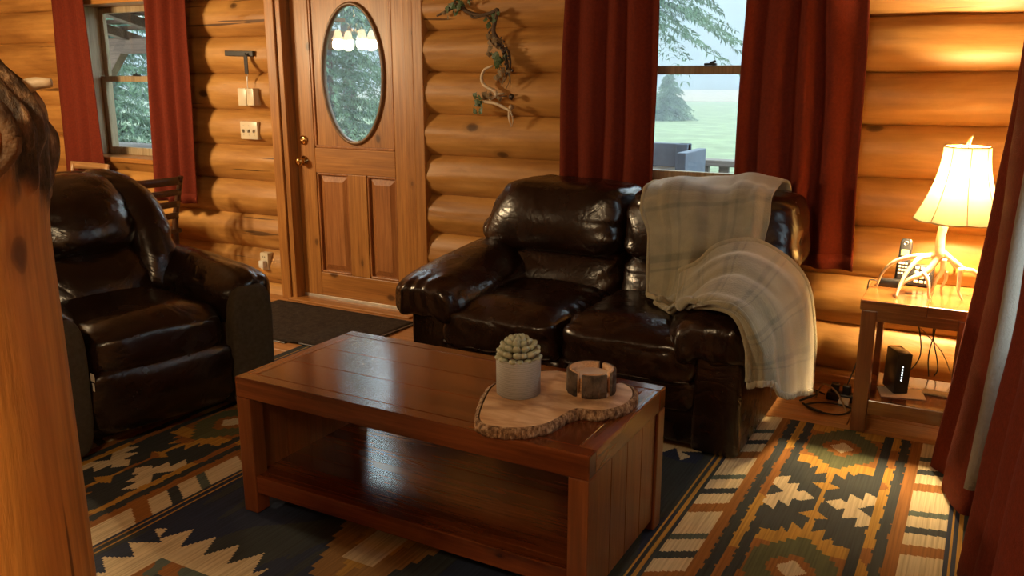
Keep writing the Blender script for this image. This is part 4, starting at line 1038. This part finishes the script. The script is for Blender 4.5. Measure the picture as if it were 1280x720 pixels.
# knotted fringe tufts along the lower hem
e = HB[-1]
for k in range(0, len(e) - 1):
    p = e[k]
    for q in (0, .5):
        c = p.lerp(e[k + 1], q); obj('fringe', tube([c + Vector((0, 0, .004)), c + Vector((random.uniform(-.004, .004), random.uniform(-.004, .004), -.010)), c + Vector((random.uniform(-.006, .006), 0, -.021))], [.0065, .006, .003], 6, 2), 'blanket_fringe', bl)

# ================================================================== RECLINER
RL = Vector((-2.76, 2.15, RZ)); RTH = math.radians(76.5)
rc = thing('recliner', 'dark brown leather recliner with pillow back and suede arm fronts', 'recliner', RL, RTH, local=True)
obj('base', box(-.36, .36, .10, .86, .02, .34, .02), 'leather_dark', rc, smooth='auto')
for sx in (-1, 1):
    g = cushion(sx * .385, .46, .27, .095, .40, .27, 9, 16)
    obj('arm_panel', warp(g, lambda p: Vector((p.x, p.y, max(p.z, .012)))), 'arm_suede', rc, label='dull suede-like arm side')
    g = cushion(sx * .39, .03, .28, .098, .045, .27, 4.2, 18)
    obj('arm_front', warp(g, lambda p: Vector((p.x, p.y - .012 * sm(.2, .5, p.z), max(p.z, .012)))), 'arm_suede', rc, label='dull olive-brown arm front')
    o = obj('arm_pillow', arm_pillow(sx * .39, sx, 20 + sx, .135, .0, .74, .530, .545), 'leather_dark', rc); subdiv(o)
g = cushion(0, .30, .375, .295, .32, .105, 4.5, 22)
g = warp(g, lambda p: p + Vector((0, 0, .035 * (1 - (p.x / .3) ** 2) * sm(.36, .46, p.z) - .03 * sm(.1, -.02, p.y) * sm(.4, .47, p.z))))
o = obj('seat_cushion', wrinkled(g, lambda p: .006 * nz(p, 7) + .006 * math.exp(-(.3 - abs(p.x)) / .05) * math.sin(50 * p.y + 6 * nz(p, 5))), 'leather_dark', rc); subdiv(o)
g = cushion(0, .04, .20, .298, .055, .135, 5, 18)
g = warp(g, lambda p: p + Vector((0, -.02 * (1 - (p.x / .3) ** 2) * sm(.05, 0, p.y) * (1 - ((p.z - .2) / .14) ** 2), 0)))
o = obj('footrest', wrinkled(g, lambda p: .004 * nz(p, 8) + .005 * math.exp(-(.3 - abs(p.x)) / .03) * math.sin(70 * p.z + 5 * nz(p, 6))), 'leather_dark', rc); subdiv(o)
TILT = .54
def lean(p): return Vector((p.x, p.y + TILT * (p.z - .42), p.z))
def rback(x0, x1, z0, z1, yf, depth, sd, puff, e=3.6):
    hx, hz = (x1 - x0) / 2, (z1 - z0) / 2; xc, zc = (x0 + x1) / 2, (z0 + z1) / 2
    g = cushion(xc, yf + depth / 2, zc, hx, depth / 2, hz, e, 22)
    g = warp(g, lambda p: Vector((p.x * (1 - .10 * sm(.75, 1.05, p.z)), p.y - puff * (1 - ((p.x - xc) / hx) ** 2) * (1 - ((p.z - zc) / hz) ** 2) * sm(yf + depth * .5, yf, p.y), p.z)))
    def wr(p):
        d = min(p.x - x0, x1 - p.x)
        return .013 * math.exp(-max(d, 0) / .05) * math.sin(85 * p.z + 25 * d + 6 * nz(p + Vector((sd, 0, 0)), 5)) * (.6 + nz(p, 8)) + .005 * nz(p + Vector((sd, 1, 0)), 5) - .006 * math.exp(-abs(nz(p + Vector((sd, 4, 0)), 4)) / .03)
    return warp(wrinkled(g, wr), lean)
o = obj('head_pillow', rback(-.235, .235, .64, .985, .44, .24, 31, .085), 'leather_dark', rc); subdiv(o)
o = obj('lumbar_pad', rback(-.265, .265, .40, .70, .47, .22, 32, .055), 'leather_dark', rc); subdiv(o)
for sx in (-1, 1):
    x0, x1 = (.17, .39) if sx > 0 else (-.39, -.17)
    g = rback(x0, x1, .42, 1.005, .455, .29, 33 + sx, .04, 3.4)
    o = obj('side_bolster', warp(g, lambda p: Vector((p.x - sx * .07 * sm(.85, 1.05, p.z), p.y + .03 * sm(.75, 1.05, p.z), p.z - .02 * sm(.9, 1.04, p.z)))), 'leather_dark', rc); subdiv(o)
g = cushion(0, .78, .60, .33, .06, .42, 5, 14); obj('back_shell', warp(warp(g, lambda p: p), lambda p: Vector((p.x, p.y - .05 + .48 * (p.z - .42), p.z * .96))), 'leather_dark', rc)
obj('care_tag', box(-.285, -.283, -.02, .012, .30, .33), 'tag_white', rc, smooth=False, label='white care tag')
obj('care_tag', box(-.285, -.283, -.012, .010, .262, .292), 'tag_white', rc, smooth=False, label='white care tag')

# ================================================================== SIDE TABLE AND WHAT STANDS ON IT
EX0, EX1, EY0, EY1, EZ = -.378, .035, 3.51, 3.93, .565
st = thing('side_table', 'brown wooden side table with low shelf under the antler lamp', 'table', ((EX0 + EX1) / 2, (EY0 + EY1) / 2, 0))
obj('top_board', box(EX0, -.138, EY0, EY1, EZ - .042, EZ, .004), 'side_x', st, smooth=False)
obj('top_board', box(-.138, EX1, EY0, EY1, EZ - .042, EZ, .004), 'side_x', st, smooth=False)
obj('apron', box(EX0 + .06, EX1 - .06, EY0 + .012, EY0 + .034, EZ - .085, EZ - .042, .002), 'side_x', st, smooth=False)
obj('apron', box(EX0 + .012, EX0 + .034, EY0 + .06, EY1 - .06, EZ - .085, EZ - .042, .002), 'side_x', st, smooth=False)
for x in (EX0 + .006, EX1 - .064):
    for y in (EY0 + .006, EY1 - .064): obj('leg', box(x, x + .058, y, y + .058, RZ if y < 3.53 else 0, EZ - .042, .004), 'side_z', st, smooth=False)
for k in range(2): obj('shelf_board', box(EX0 + .03, EX1 - .03, EY0 + .05 + .175 * k, EY0 + .05 + .175 * (k + 1) - .001, .125, .15, .001, 1), 'table_x', st, smooth=False)
obj('shelf_rail', box(EX0 + .064, EX1 - .064, EY0 + .012, EY0 + .048, .09, .152, .003), 'side_x', st, smooth=False)
obj('shelf_rail', box(EX0 + .012, EX0 + .048, EY0 + .064, EY1 - .064, .09, .152, .003), 'side_x', st, smooth=False)
# --- antler lamp
LX, LY = -.075, 3.735
lm = thing('antler_lamp', 'lit table lamp with antler base and cream bell shade', 'lamp', (LX, LY, EZ))
HUB = aty(1176, 317, LY); YH = LY
def tine(pxs, tip=None, y0=YH, y1=None, r0=.013, r1=.004):
    if tip: T = atz(tip[0], tip[1], EZ + .004); y1 = T.y
    P = [aty(px, py, y0 + (y1 - y0) * ((i + 0) / (len(pxs) if tip else max(1, len(pxs) - 1)))) for i, (px, py) in enumerate(pxs)]
    if tip: P.append(T)
    R = [r0 + (r1 - r0) * (i / (len(P) - 1)) ** 1.3 for i in range(len(P))]
    return tube(P, R, 10, 5)
bs = obj('antler_base', join(
    tube([aty(1183, 274, LY), aty(1176, 296, LY), aty(1175, 317, LY), aty(1177, 322, LY)], [.0185, .0165, .0185, .015], 12, 5),
    tine([(1174, 317), (1160, 320), (1146, 320), (1130, 323), (1115, 329), (1103, 341)], (1095.6, 358)),
    tine([(1162, 320), (1149, 323), (1140, 332), (1130, 346), (1124, 359)], (1120, 371), r0=.011),
    tine([(1174, 320), (1163, 335), (1152, 343), (1139, 348), (1128, 355)], (1121, 367), r0=.014),
    tine([(1154, 341), (1160, 351)], (1161, 374), y0=3.66, r0=.010),
    tine([(1180, 323), (1178, 338), (1170, 351)], (1163, 366), r0=.013),
    tine([(1176, 314), (1193, 328), (1205, 337), (1217, 339), (1229, 352)], (1236, 368), r0=.014),
    tine([(1201, 335), (1199, 351), (1198, 364)], (1203, 376), y0=3.68, r0=.010),
    tine([(1184, 322), (1191, 330)], (1195, 342), y1=3.8, r0=.008), tine([(1183, 340), (1182, 350)], (1176, 360), y0=3.76, r0=.008)), 'antler', lm, label='bleached branching antler base')
SZ0, SZ1 = .868, 1.155
obj('candle_sleeve', tube([aty(1183, 278, LY), Vector((LX - .02, LY, .90)), Vector((LX, LY, .95))], [.017, .017, .016], 14, 3), 'socket', lm)
obj('bulb', mv(lathe([(.012, .0), (.016, .02), (.03, .05), (.033, .075), (.022, .1), (.001, .11)], 18), (LX, LY, .94)), 'lamp_glass', lm)
def shade_r(f): return .166 + (.084 - .166) * (1 - (1 - f) ** 1.9)
NS = 8; V, F = [], []; m = 14
def shade_ring(f, grow=0.0, per=5):
    R = shade_r(f) + grow; P = []
    for k in range(NS):
        a0, a1 = 2 * PI * k / NS + .2, 2 * PI * (k + 1) / NS + .2
        A, B = Vector((math.cos(a0), math.sin(a0), 0)), Vector((math.cos(a1), math.sin(a1), 0))
        for i in range(per):
            t = i / per; q = A.lerp(B, t); q = q * (1 + .02 * (math.sin(PI * t))); P.append(Vector((LX, LY, SZ0 + (SZ1 - SZ0) * f + .006 * (1 - f) * (1 - 4 * (t - .5) ** 2) * -1 + .006 * (1 - f))) + q * R)
    return P
rings = [shade_ring(i / m) for i in range(m + 1)]; n = len(rings[0])
V = [p for r in rings for p in r]; F = [[i * n + k, i * n + (k + 1) % n, (i + 1) * n + (k + 1) % n, (i + 1) * n + k] for i in range(m) for k in range(n)]
sh = obj('shade', (V, F), 'shade_linen', lm)
for k in range(NS):
    obj('shade_seam', tube([rings[i][k * 5] for i in range(0, m + 1)], .0016, 5, 1), 'shade_edge', sh)
for i in (0, m): obj('shade_trim', tube(rings[i] + [rings[i][0]], .003, 6, 1, False), 'shade_edge', sh)
obj('harp_spider', join(*[tube([(LX, LY, SZ1 - .005), Vector((LX, LY, SZ1 - .004)) + (rings[m][k * 10] - Vector((LX, LY, SZ1))) * .98], .002, 5, 1) for k in range(4)] + [tube([(LX, LY, .945), (LX + .05, LY, .99), (LX + .055, LY, 1.06), (LX, LY, SZ1)], .002, 5), tube([(LX, LY, .945), (LX - .05, LY, .99), (LX - .055, LY, 1.06), (LX, LY, SZ1)], .002, 5)]), 'brass', lm)
obj('finial', tube([(LX, LY, SZ1 - .005), (LX + .002, LY, SZ1 + .02), (LX + .012, LY, SZ1 + .045)], [.008, .007, .002], 8, 3), 'antler', lm)
point('table_lamp_bulb', (0, 0, 1.02 - EZ), LAMP_W, .055, (1.0, .70, .34), parent=lm)
# --- cordless phone in its cradle
cp = thing('cordless_phone', 'black cordless phone standing in its cradle behind the antlers', 'phone', (-.22, 3.86, EZ))
Mx = Matrix.Translation((-.22, 3.86, EZ)) @ Matrix.Rotation(math.radians(-4), 4, 'Z') @ Matrix.Rotation(math.radians(-14), 4, 'X')
cr = obj('cradle', xf(box(-.072, .075, -.02, .03, .0, .092, .008), Mx), 'black_plastic', cp, smooth='auto')
kp = box(-.008, .008, -.004, .002, -.006, .006, .002, 1)
for r_ in range(4):
    for c_ in range(3): obj('button', xf(kp, Mx @ Matrix.Translation((.012 + .021 * c_, -.021, .018 + .019 * r_))), 'keypad', cr, smooth=False)
hs = obj('handset', xf(cushion(-.042, -.022, .10, .024, .014, .092, 6, 10), Mx), 'black_plastic', cp)
obj('screen', xf(box(-.058, -.026, -.0385, -.034, .118, .145, .002, 1), Mx), 'lcd', hs, smooth=False)
obj('earpiece', xf(xf(lathe([(.009, 0), (.009, .003), (.006, .003), (.006, 0)], 16), Matrix.Identity(4)), Mx @ Matrix.Translation((-.042, -.034, .172)) @ Matrix.Rotation(PI / 2, 4, 'X')), 'steel', hs)
for r_ in range(4):
    for c_ in range(3): obj('button', xf(box(-.0045, .0045, -.003, .002, -.004, .004, .001, 1), Mx @ Matrix.Translation((-.054 + .012 * c_, -.0355, .045 + .014 * r_))), 'keypad', hs, smooth=False)
bx_ = thing('power_adapter', 'small black adapter box on the side table by the wall', 'adapter', (-.305, 3.80, EZ))
obj('case', box(-.345, -.265, 3.775, 3.82, EZ, EZ + .032, .005), 'black_plastic', bx_, smooth='auto')
obj('cord', tube([(-.345, 3.80, EZ + .015), (-.372, 3.80, EZ + .02), (-.386, 3.80, EZ - .01), (-.392, 3.84, .3), (-.40, 3.9, .06)], .0028, 6), 'cable_black', bx_)
# --- on the lower shelf
pp = obj('paper_sheet', xf(box(-.085, .085, -.06, .06, 0, .003), Matrix.Translation((-.205, 3.67, .1512)) @ Matrix.Rotation(.25, 4, 'Z')), 'paper', smooth=False); tag(pp, 'cream folded paper under the black router', 'paper')
pe = obj('card_strip', xf(box(-.075, .075, -.028, .028, 0, .006, .001, 1), Matrix.Translation((-.055, 3.73, .1512)) @ Matrix.Rotation(-.1, 4, 'Z')), 'card_grey', smooth=False); tag(pe, 'grey printed card lying beside the router', 'card')
ro = thing('router', 'black upright router with a column of white lights', 'router', (-.235, 3.70, .1545), math.radians(27), local=True)
obj('case', warp(box(-.028, .028, -.058, .058, 0, .178, .006), lambda p: Vector((p.x, p.y - .012 * p.z / .178, p.z))), 'black_plastic', ro, smooth='auto')
obj('front_bezel', warp(box(-.029, .029, -.062, -.056, .004, .174, .002), lambda p: Vector((p.x, p.y - .012 * p.z / .178, p.z))), 'black_metal', ro, smooth=False)
for k in range(6): obj('indicator_light', mv(xf(lathe([(0, 0), (.003, 0), (.0026, .0015), (0, .0015)], 10), RX), (-.004, -.0665 - .0006 * k, .062 + .0115 * k)), 'led', ro)
def cable(label, P, r=.0028, mat='cable_black', grp='cables around the side table'):
    c = obj('cable', tube(P, r, 6, 6), mat); tag(c, label, 'cable', grp); return c
cable('thin dark cable rising behind the router to the table top', [(-.22, 3.79, .17), (-.16, 3.90, .26), (-.2, 3.965, .44), (-.22, 3.95, .57)])
cable('tan cable curving from the table top down to the shelf', [(-.29, 3.945, .56), (-.26, 3.955, .44), (-.16, 3.95, .35), (-.08, 3.94, .27), (-.03, 3.93, .17)], .0024, 'cable_tan')
cable('dark cable hanging straight down behind the side table', [(-.13, 3.95, .55), (-.115, 3.955, .40), (-.13, 3.95, .25), (-.12, 3.94, .155)])
cable('dark cable looping beside the straight one behind the side table', [(-.06, 3.95, .55), (-.08, 3.955, .44), (-.125, 3.962, .36), (-.09, 3.96, .2), (-.10, 3.95, .155)])
ps_ = thing('power_strip', 'dark power strip on the floor between loveseat and side table', 'power strip', (-.48, 3.86, 0))
obj('body', box(-.52, -.40, 3.86, 3.92, 0, .035, .006), 'black_plastic', ps_, smooth='auto')
for k in range(2): obj('plug', box(-.505 + .05 * k, -.47 + .05 * k, 3.87, 3.91, .033, .075, .006), 'black_plastic', ps_, smooth='auto')
obj('white_plug', box(-.46, -.415, 3.80, 3.85, 0, .03, .006), 'paper', ps_, smooth='auto')
cable('tan cord arching over the power strip', [(-.56, 3.84, .01), (-.53, 3.82, .085), (-.47, 3.78, .075), (-.43, 3.75, .03), (-.41, 3.72, .006)], .004, 'cable_tan')
cable('black cord coiled on the floor by the power strip', [(-.60, 3.75, .006), (-.52, 3.68, .006), (-.43, 3.69, .006), (-.40, 3.78, .008), (-.5, 3.80, .01), (-.58, 3.72, .012), (-.5, 3.66, .012)], .0045)
cable('black cord climbing the log wall beside the side table', [(-.44, 3.89, .07), (-.41, 3.95, .2), (-.405, 3.96, .4), (-.40, 3.955, .52)], .003)
cable('black tangled cord at the end of the loveseat', [(-.62, 3.9, .006), (-.57, 3.82, .03), (-.61, 3.74, .02), (-.55, 3.77, .05), (-.58, 3.88, .03), (-.53, 3.9, .01)], .0045)

# ================================================================== LOG POST
PA = Vector((-1.167, .587, 0)); lp = thing('log_post', 'peeled log post with a bark-covered gnarled top', 'post', PA)
kd = (Vector((0, 0, 0)) - PA); kd.z = 0; kd.normalize(); ks = Vector((-kd.y, kd.x, 0))
def onpost(ang, z, r_): c, s_ = math.cos(ang), math.sin(ang); return PA + kd * (r_ * c) + ks * (r_ * s_) + Vector((0, 0, z))
S, V, F, BK = 120, [], [], []
prof = [(z_, .129) for z_ in (0, .15, .3, .45, .6, .75, .9, 1.05, 1.15, 1.20)] + [(1.24, .131), (1.28, .136), (1.31, .143), (1.34, .147), (1.37, .139), (1.395, .122), (1.415, .104), (1.435, .084), (1.455, .070), (1.468, .058), (1.475, .035), (1.478, .001)]
P2 = catmull([Vector((r_, 0, z)) for z, r_ in prof], 8)
for q in P2:
    for k in range(S):
        a = 2 * PI * k / S; c_, s_ = math.cos(a), math.sin(a); z = q.z; d = Vector((c_, s_, z * 2.5))
        m_ = z + .05 * s_ + .045 * noise.noise(Vector((c_ * 2.4, s_ * 2.4, z * 7))) + .03 * noise.noise(d * 9)
        bk = sm(1.29, 1.32, m_) * (1 if s_ > -.1 or z > 1.34 else .6 + .4 * noise.noise(d * 6)); BK.append(bk)
        rr = q.x * (1 + .025 * noise.noise(Vector((c_ * 1.2, s_ * 1.2, z * 1.1))) + .016 * noise.noise(Vector((c_ * 4, s_ * 4, z * 1.3))))
        if q.x > .01: rr += bk * (.016 * noise.noise(d * 2.4) + .015 * noise.noise(d * 6) + .014 * noise.noise(Vector((c_ * 13, s_ * 13, z * 12))) + .004)
        V.append(PA + kd * (rr * c_) + ks * (rr * s_) + Vector((0, 0, z)))
for i in range(len(P2) - 1):
    for k in range(S): F.append([i * S + k, i * S + (k + 1) % S, (i + 1) * S + (k + 1) % S, (i + 1) * S + k])
sh_ = obj('shaft', (V, F), 'post_mix', lp); at_ = sh_.data.attributes.new('bark', 'FLOAT', 'POINT'); at_.data.foreach_set('value', BK)
# gnarled knot boss, facing the room, and a broken branch stub
kc = onpost(.32, 1.345, .135)
obj('knot_boss', wrinkled(cushion(kc.x, kc.y, kc.z, .036, .036, .036, 2.2, 12), lambda p: .006 * nz(p, 40)), 'knot_wood', lp, label='rounded healed knot')
ring = [kc + (ks * math.cos(t) + Vector((0, 0, 1)) * math.sin(t)) * .043 + kd * .012 for t in [2 * PI * k / 18 for k in range(19)]]
obj('knot_ring', tube(ring, [.013 + .005 * noise.noise(Vector((k * .6, 1, 1))) for k in range(19)], 8, 2, False), 'bark', lp)
k2 = onpost(-.05, 1.37, .128)
obj('knot_boss', wrinkled(cushion(k2.x, k2.y, k2.z, .03, .03, .045, 2.2, 12), lambda p: .008 * nz(p, 40)), 'bark_pale', lp)
obj('branch_stub', tube([onpost(1.35, 1.385, .10), onpost(1.35, 1.402, .128), onpost(1.32, 1.404, .152)], [.013, .009, .006], 8, 3), 'antler', lp, label='pale broken branch stub')
obj('top_chip', wrinkled(cushion(PA.x + kd.x * .03, PA.y + kd.y * .03, 1.462, .052, .052, .03, 2.5, 10), lambda p: .006 * nz(p, 30)), 'post_wood', lp)

# ================================================================== THINGS ON THE FAR WALL
YW = YB - .012
kr = thing('key_rack', 'black metal key rail on the log wall above the chime', 'key rack', (-4.24, YW, 1.55))
obj('rail', xf(box(-.122, .122, -.02, .0, -.017, .017, .003), Matrix.Translation((-4.238, YW, 1.562)) @ Matrix.Rotation(math.radians(1.5), 4, 'Y')), 'black_metal', kr, smooth=False)
obj('hook', tube([(-4.16, YW - .018, 1.56), (-4.16, YW - .035, 1.553), (-4.16, YW - .04, 1.565)], .003, 6), 'black_metal', kr)
kl = thing('key_lanyard', 'black strap with a single key hanging from the key rail', 'keys', (-4.16, YW - .035, 1.40))
obj('strap', box(-4.178, -4.146, YW - .038, YW - .032, 1.435, 1.552, .002, 1), 'black_plastic', kl, smooth=False)
obj('ring', tube([(-4.162 + .009 * math.cos(t), YW - .035, 1.427 + .009 * math.sin(t)) for t in [2 * PI * k / 12 for k in range(13)]], .0015, 6, 1, False), 'steel', kl)
obj('key', join(box(-4.169, -4.155, YW - .037, YW - .034, 1.395, 1.418, .001, 1), box(-4.165, -4.159, YW - .037, YW - .034, 1.350, 1.398)), 'steel', kl, smooth=False)
cm = thing('door_chime', 'ivory two-piece door chime on the log wall over the switches', 'chime', (-4.17, YW, 1.24))
obj('cover', box(-4.245, -4.172, YW - .045, YW + .02, 1.238, 1.348, .004), 'ivory_plastic', cm, smooth='auto')
obj('cover', box(-4.167, -4.108, YW - .045, YW + .02, 1.240, 1.347, .004), 'ivory_plastic', cm, smooth='auto')
obj('grille', join(*[box(-4.155, -4.12, YW - .047, YW - .044, 1.31 + .006 * k, 1.312 + .006 * k) for k in range(5)]), 'grey_key', cm, smooth=False)
sp_ = thing('switch_plate', 'ivory triple light switch plate beside the door casing', 'light switch', (-4.2, YW, 1.08))
obj('plate', box(-4.277, -4.127, YW - .014, YW + .03, 1.025, 1.138, .004), 'ivory_plastic', sp_, smooth='auto')
for k in range(3):
    x = -4.248 + .046 * k
    obj('toggle', xf(box(-.005, .005, -.014, 0, -.009, .009, .001, 1), Matrix.Translation((x, YW - .012, 1.082)) @ Matrix.Rotation(.5, 4, 'X')), 'grey_key', sp_, smooth=False)
    for z in (1.052, 1.112): obj('screw', mv(xf(lathe([(0, 0), (.003, 0), (.002, .002), (0, .002)], 8), RX), (x, YW - .014, z)), 'grey_key', sp_)
ou = thing('wall_outlet', 'ivory outlet plate with a plugged-in night light low on the log wall', 'outlet', (-4.15, YW, .18))
obj('plate', box(-4.185, -4.115, YW - .012, YW + .04, .165, .28, .004), 'ivory_plastic', ou, smooth='auto')
obj('night_light', box(-4.172, -4.128, YW - .045, YW - .012, .182, .232, .008), 'white_plastic', ou, smooth='auto')
for dx in (-.008, .008): obj('slot', box(-4.15 + dx - .0015, -4.15 + dx + .0015, YW - .0135, YW - .011, .248, .258), 'black_metal', ou, smooth=False)

# vine garland
YV = YB - .05
def w(px, py, y=YV): return aty(px, py, y)
vg = thing('vine_garland', 'twisted vine garland with dried leaves hung on the logs', 'garland', w(620, 50))
main = [w(546, 20), w(558, 14), w(572, 8), w(585, 15), w(600, 19), w(614, 16), w(622, 12), w(619, 25), w(617, 40), w(624, 52), w(630, 66), w(634, 82), w(632, 100)]
obj('vine', tube(main, [.005, .008, .01, .01, .009, .009, .010, .011, .011, .012, .011, .009, .004], 8, 4), 'vine', vg)
obj('vine', tube([w(556, 16), w(566, 4), w(580, 10), w(592, 22), w(606, 20), w(618, 30), w(610, 44), w(620, 58), w(634, 62), (w(638, 78)), w(636, 95)], .006, 6, 4), 'vine', vg)
obj('vine', tube([w(560, 10), w(568, 2), w(578, -3), w(590, 1)], [.006, .005, .004, .002], 6, 4), 'vine', vg)
def leaf_geo():
    P = [(0, 0), (.35, .25), (.55, .1), (.6, .42), (.95, .5), (.55, .7), (.35, .95), (0, 1.25)]
    pts_ = [(x, y) for x, y in P] + [(-x, y) for x, y in P[-2:0:-1]]
    V = [Vector((0, .5, .08))] + [Vector((x, y, -.12 * abs(x))) for x, y in pts_]
    return V, [[0, i + 1, (i + 1) % len(pts_) + 1] for i in range(len(pts_))]
lg = leaf_geo(); lsrc = {}
def leaf(parent, p, size, mat, rnd):
    key_ = (parent.name, mat)
    M = Matrix.Translation(p - Vector(parent.location)) @ Matrix.Rotation(rnd.uniform(0, 2 * PI), 4, 'Y') @ Matrix.Rotation(PI / 2 + rnd.uniform(-.5, .5), 4, 'X') @ Matrix.Rotation(rnd.uniform(-.4, .4), 4, 'Y') @ Matrix.Scale(size, 4)
    if key_ not in lsrc: o = obj('leaf', lg, mat, None, smooth=False); o.parent = parent; o.matrix_local = M; lsrc[key_] = o
    else: inst(lsrc[key_], parent, M)
rd = random.Random(4)
for (px, py, sz, mt_) in [(570, 4, .035, 'leaf_green'), (563, 10, .03, 'leaf_green'), (577, 9, .03, 'leaf_green'), (568, 17, .025, 'leaf_green'), (585, 2, .02, 'leaf_green'), (556, 20, .02, 'leaf_dry'), (608, 28, .025, 'leaf_green'), (615, 30, .03, 'leaf_green'), (621, 16, .025, 'leaf_green'), (612, 44, .03, 'leaf_dry'), (619, 46, .032, 'leaf_dry'), (614, 55, .028, 'leaf_dry'), (620, 64, .025, 'leaf_dry'), (612, 62, .03, 'leaf_dry'), (617, 79, .042, 'leaf_green'), (624, 82, .036, 'leaf_green'), (628, 70, .022, 'leaf_green'), (634, 90, .022, 'leaf_dry'), (620, 92, .03, 'leaf_dry')]:
    for q in range(2): leaf(vg, w(px + rd.uniform(-3, 3), py + rd.uniform(-3, 3), YV - rd.uniform(.005, .03)), sz * rd.uniform(.8, 1.1), mt_, rd)
bsrc = None
for k in range(26):
    f = k / 25; p = w(625 + 12 * f + rd.uniform(-5, 5), 50 + 40 * f + rd.uniform(-4, 4), YV - .02)
    g = Matrix.Translation(p - Vector(vg.location)) @ Matrix.Scale(rd.uniform(.8, 1.2), 4)
    if bsrc is None: bsrc = obj('berry', cushion(0, 0, 0, .006, .006, .006, 2, 3), 'berry', None); bsrc.parent = vg; bsrc.matrix_local = g
    else: inst(bsrc, vg, g)
for k in range(7): obj('tendril', tube([w(622 + 2 * k, 84, YV - .01), w(624 + 2.2 * k + rd.uniform(-2, 2), 98, YV - .01), w(624 + 2 * k + rd.uniform(-3, 3), 106 + rd.uniform(-4, 6))], .0022, 5, 3), 'leaf_dry', vg)
wa = thing('wall_antler', 'pale curved shed antler decorated with dry sprigs below the vine garland', 'antler', w(615, 125))
obj('antler', join(tube([w(616, 82), w(606, 87), w(602, 96), w(604, 105), w(611, 110), w(618, 114), (w(620, 119)), w(612, 125)], [.005, .008, .009, .009, .009, .011, .010, .006], 9, 5),
    tube([w(604, 127), w(618, 129), w(629, 134), w(637, 138)], [.008, .009, .009, .008], 8, 4), tube([w(637, 137), w(636, 147), w(639, 159)], [.008, .005, .002], 8, 4), tube([w(637, 137), w(641, 148), w(640, 158)], [.006, .004, .002], 8, 4), tube([w(618, 118), w(630, 117)], [.007, .005], 8, 2)), 'antler', wa)
obj('burr', wrinkled(cushion(*w(639, 134), .014, .014, .014, 2, 6), lambda p: .004 * nz(p, 90)), 'antler_dark', wa)
for (px, py, sz, mt_) in [(596, 122, .03, 'leaf_green'), (600, 126, .028, 'leaf_green'), (607, 122, .03, 'leaf_dry'), (598, 134, .032, 'leaf_green'), (594, 137, .025, 'leaf_green'), (612, 118, .02, 'leaf_dry'), (622, 124, .02, 'leaf_dry')]:
    for q in range(2): leaf(wa, w(px + rd.uniform(-2, 2), py + rd.uniform(-2, 2), YV - rd.uniform(.0, .02)), sz, mt_, rd)
obj('dark_cone', wrinkled(cushion(*w(639, 121), .014, .014, .016, 2, 6), lambda p: .004 * nz(p, 120)), 'berry', wa)
obj('stem', tube([w(594, 121), w(604, 124), w(616, 122), w(634, 120)], .003, 5, 3), 'vine', wa)

# ================================================================== DINING END
dt = thing('dining_table', 'wooden dining table under the left window', 'table', (-5.55, 3.2, 0))
for k in range(5): obj('top_board', box(-6.2, -4.76, 2.80 + .16 * k, 2.80 + .16 * (k + 1) - .002, .715, .75, .004), 'chair_pale', dt, smooth=False)
obj('apron', box(-6.1, -4.90, 2.9, 3.50, .63, .715, .004), 'chair_dark', dt, smooth=False)
for x in (-6.1, -4.96):
    for y in (2.9, 3.44): obj('leg', box(x, x + .06, y, y + .06, 0, .63, .004), 'chair_dark', dt, smooth=False)
pm = obj('placemat', box(-5.2, -4.89, 3.1, 3.55, .7505, .754), 'placemat', smooth=False); tag(pm, 'pale grey placemat at the end of the dining table', 'placemat')
def dining_chair(name, label, loc, rz, mat, h=.86, slats=3, curve=.04, top_h=.05):
    t = thing(name, label, 'chair', loc, rz, local=True, group='dining chairs')
    for sx in (-1, 1):
        obj('leg', tube([(sx * .18, -.19, 0), (sx * .185, -.19, .43)], [.017, .021], 8, 1), mat, t)
        obj('back_post', tube([(sx * .175, .21, 0), (sx * .18, .19, .45), (sx * .20, .215, .65), (sx * .215, .255, h)], [.018, .021, .019, .016], 8, 5), mat, t)
    obj('seat', warp(box(-.215, .215, -.225, .215, .43, .462, .012), lambda p: p), mat, t, smooth='auto')
    zz = [.55 + (h - top_h / 2 - .55) * k / (slats - 1) for k in range(slats)]
    for k, z in enumerate(zz):
        hh = top_h if k == slats - 1 else .038; G = []
        wd = .185 + .03 * (z - .45) / (h - .45)
        for dz in (-hh / 2, hh / 2):
            G.append([Vector((wd * u, .195 + .06 * (z - .45) / (h - .45) + curve * (1 - u * u), z + dz)) for u in [-1 + 2 * q / 12 for q in range(13)]])
        o = obj('slat', grid_geo(G), mat, t); solid(o, .016, 0)
    obj('stretcher', tube([(-.18, -.19, .2), (.18, -.19, .2)], .01, 8, 1), mat, t)
    for sx in (-1, 1): obj('stretcher', tube([(sx * .18, -.19, .16), (sx * .176, .205, .16)], .01, 8, 1), mat, t)
    return t
dining_chair('dining_chair', 'dark wooden slat-back dining chair at the end of the dining table', (-4.80, 3.60, 0), math.radians(-100), 'chair_dark', .80, 4)
dining_chair('dining_chair', 'pale wooden dining chair between the dining table and the left window', (-5.66, 3.675, 0), math.radians(-4), 'chair_pale', .82, 3, .02)
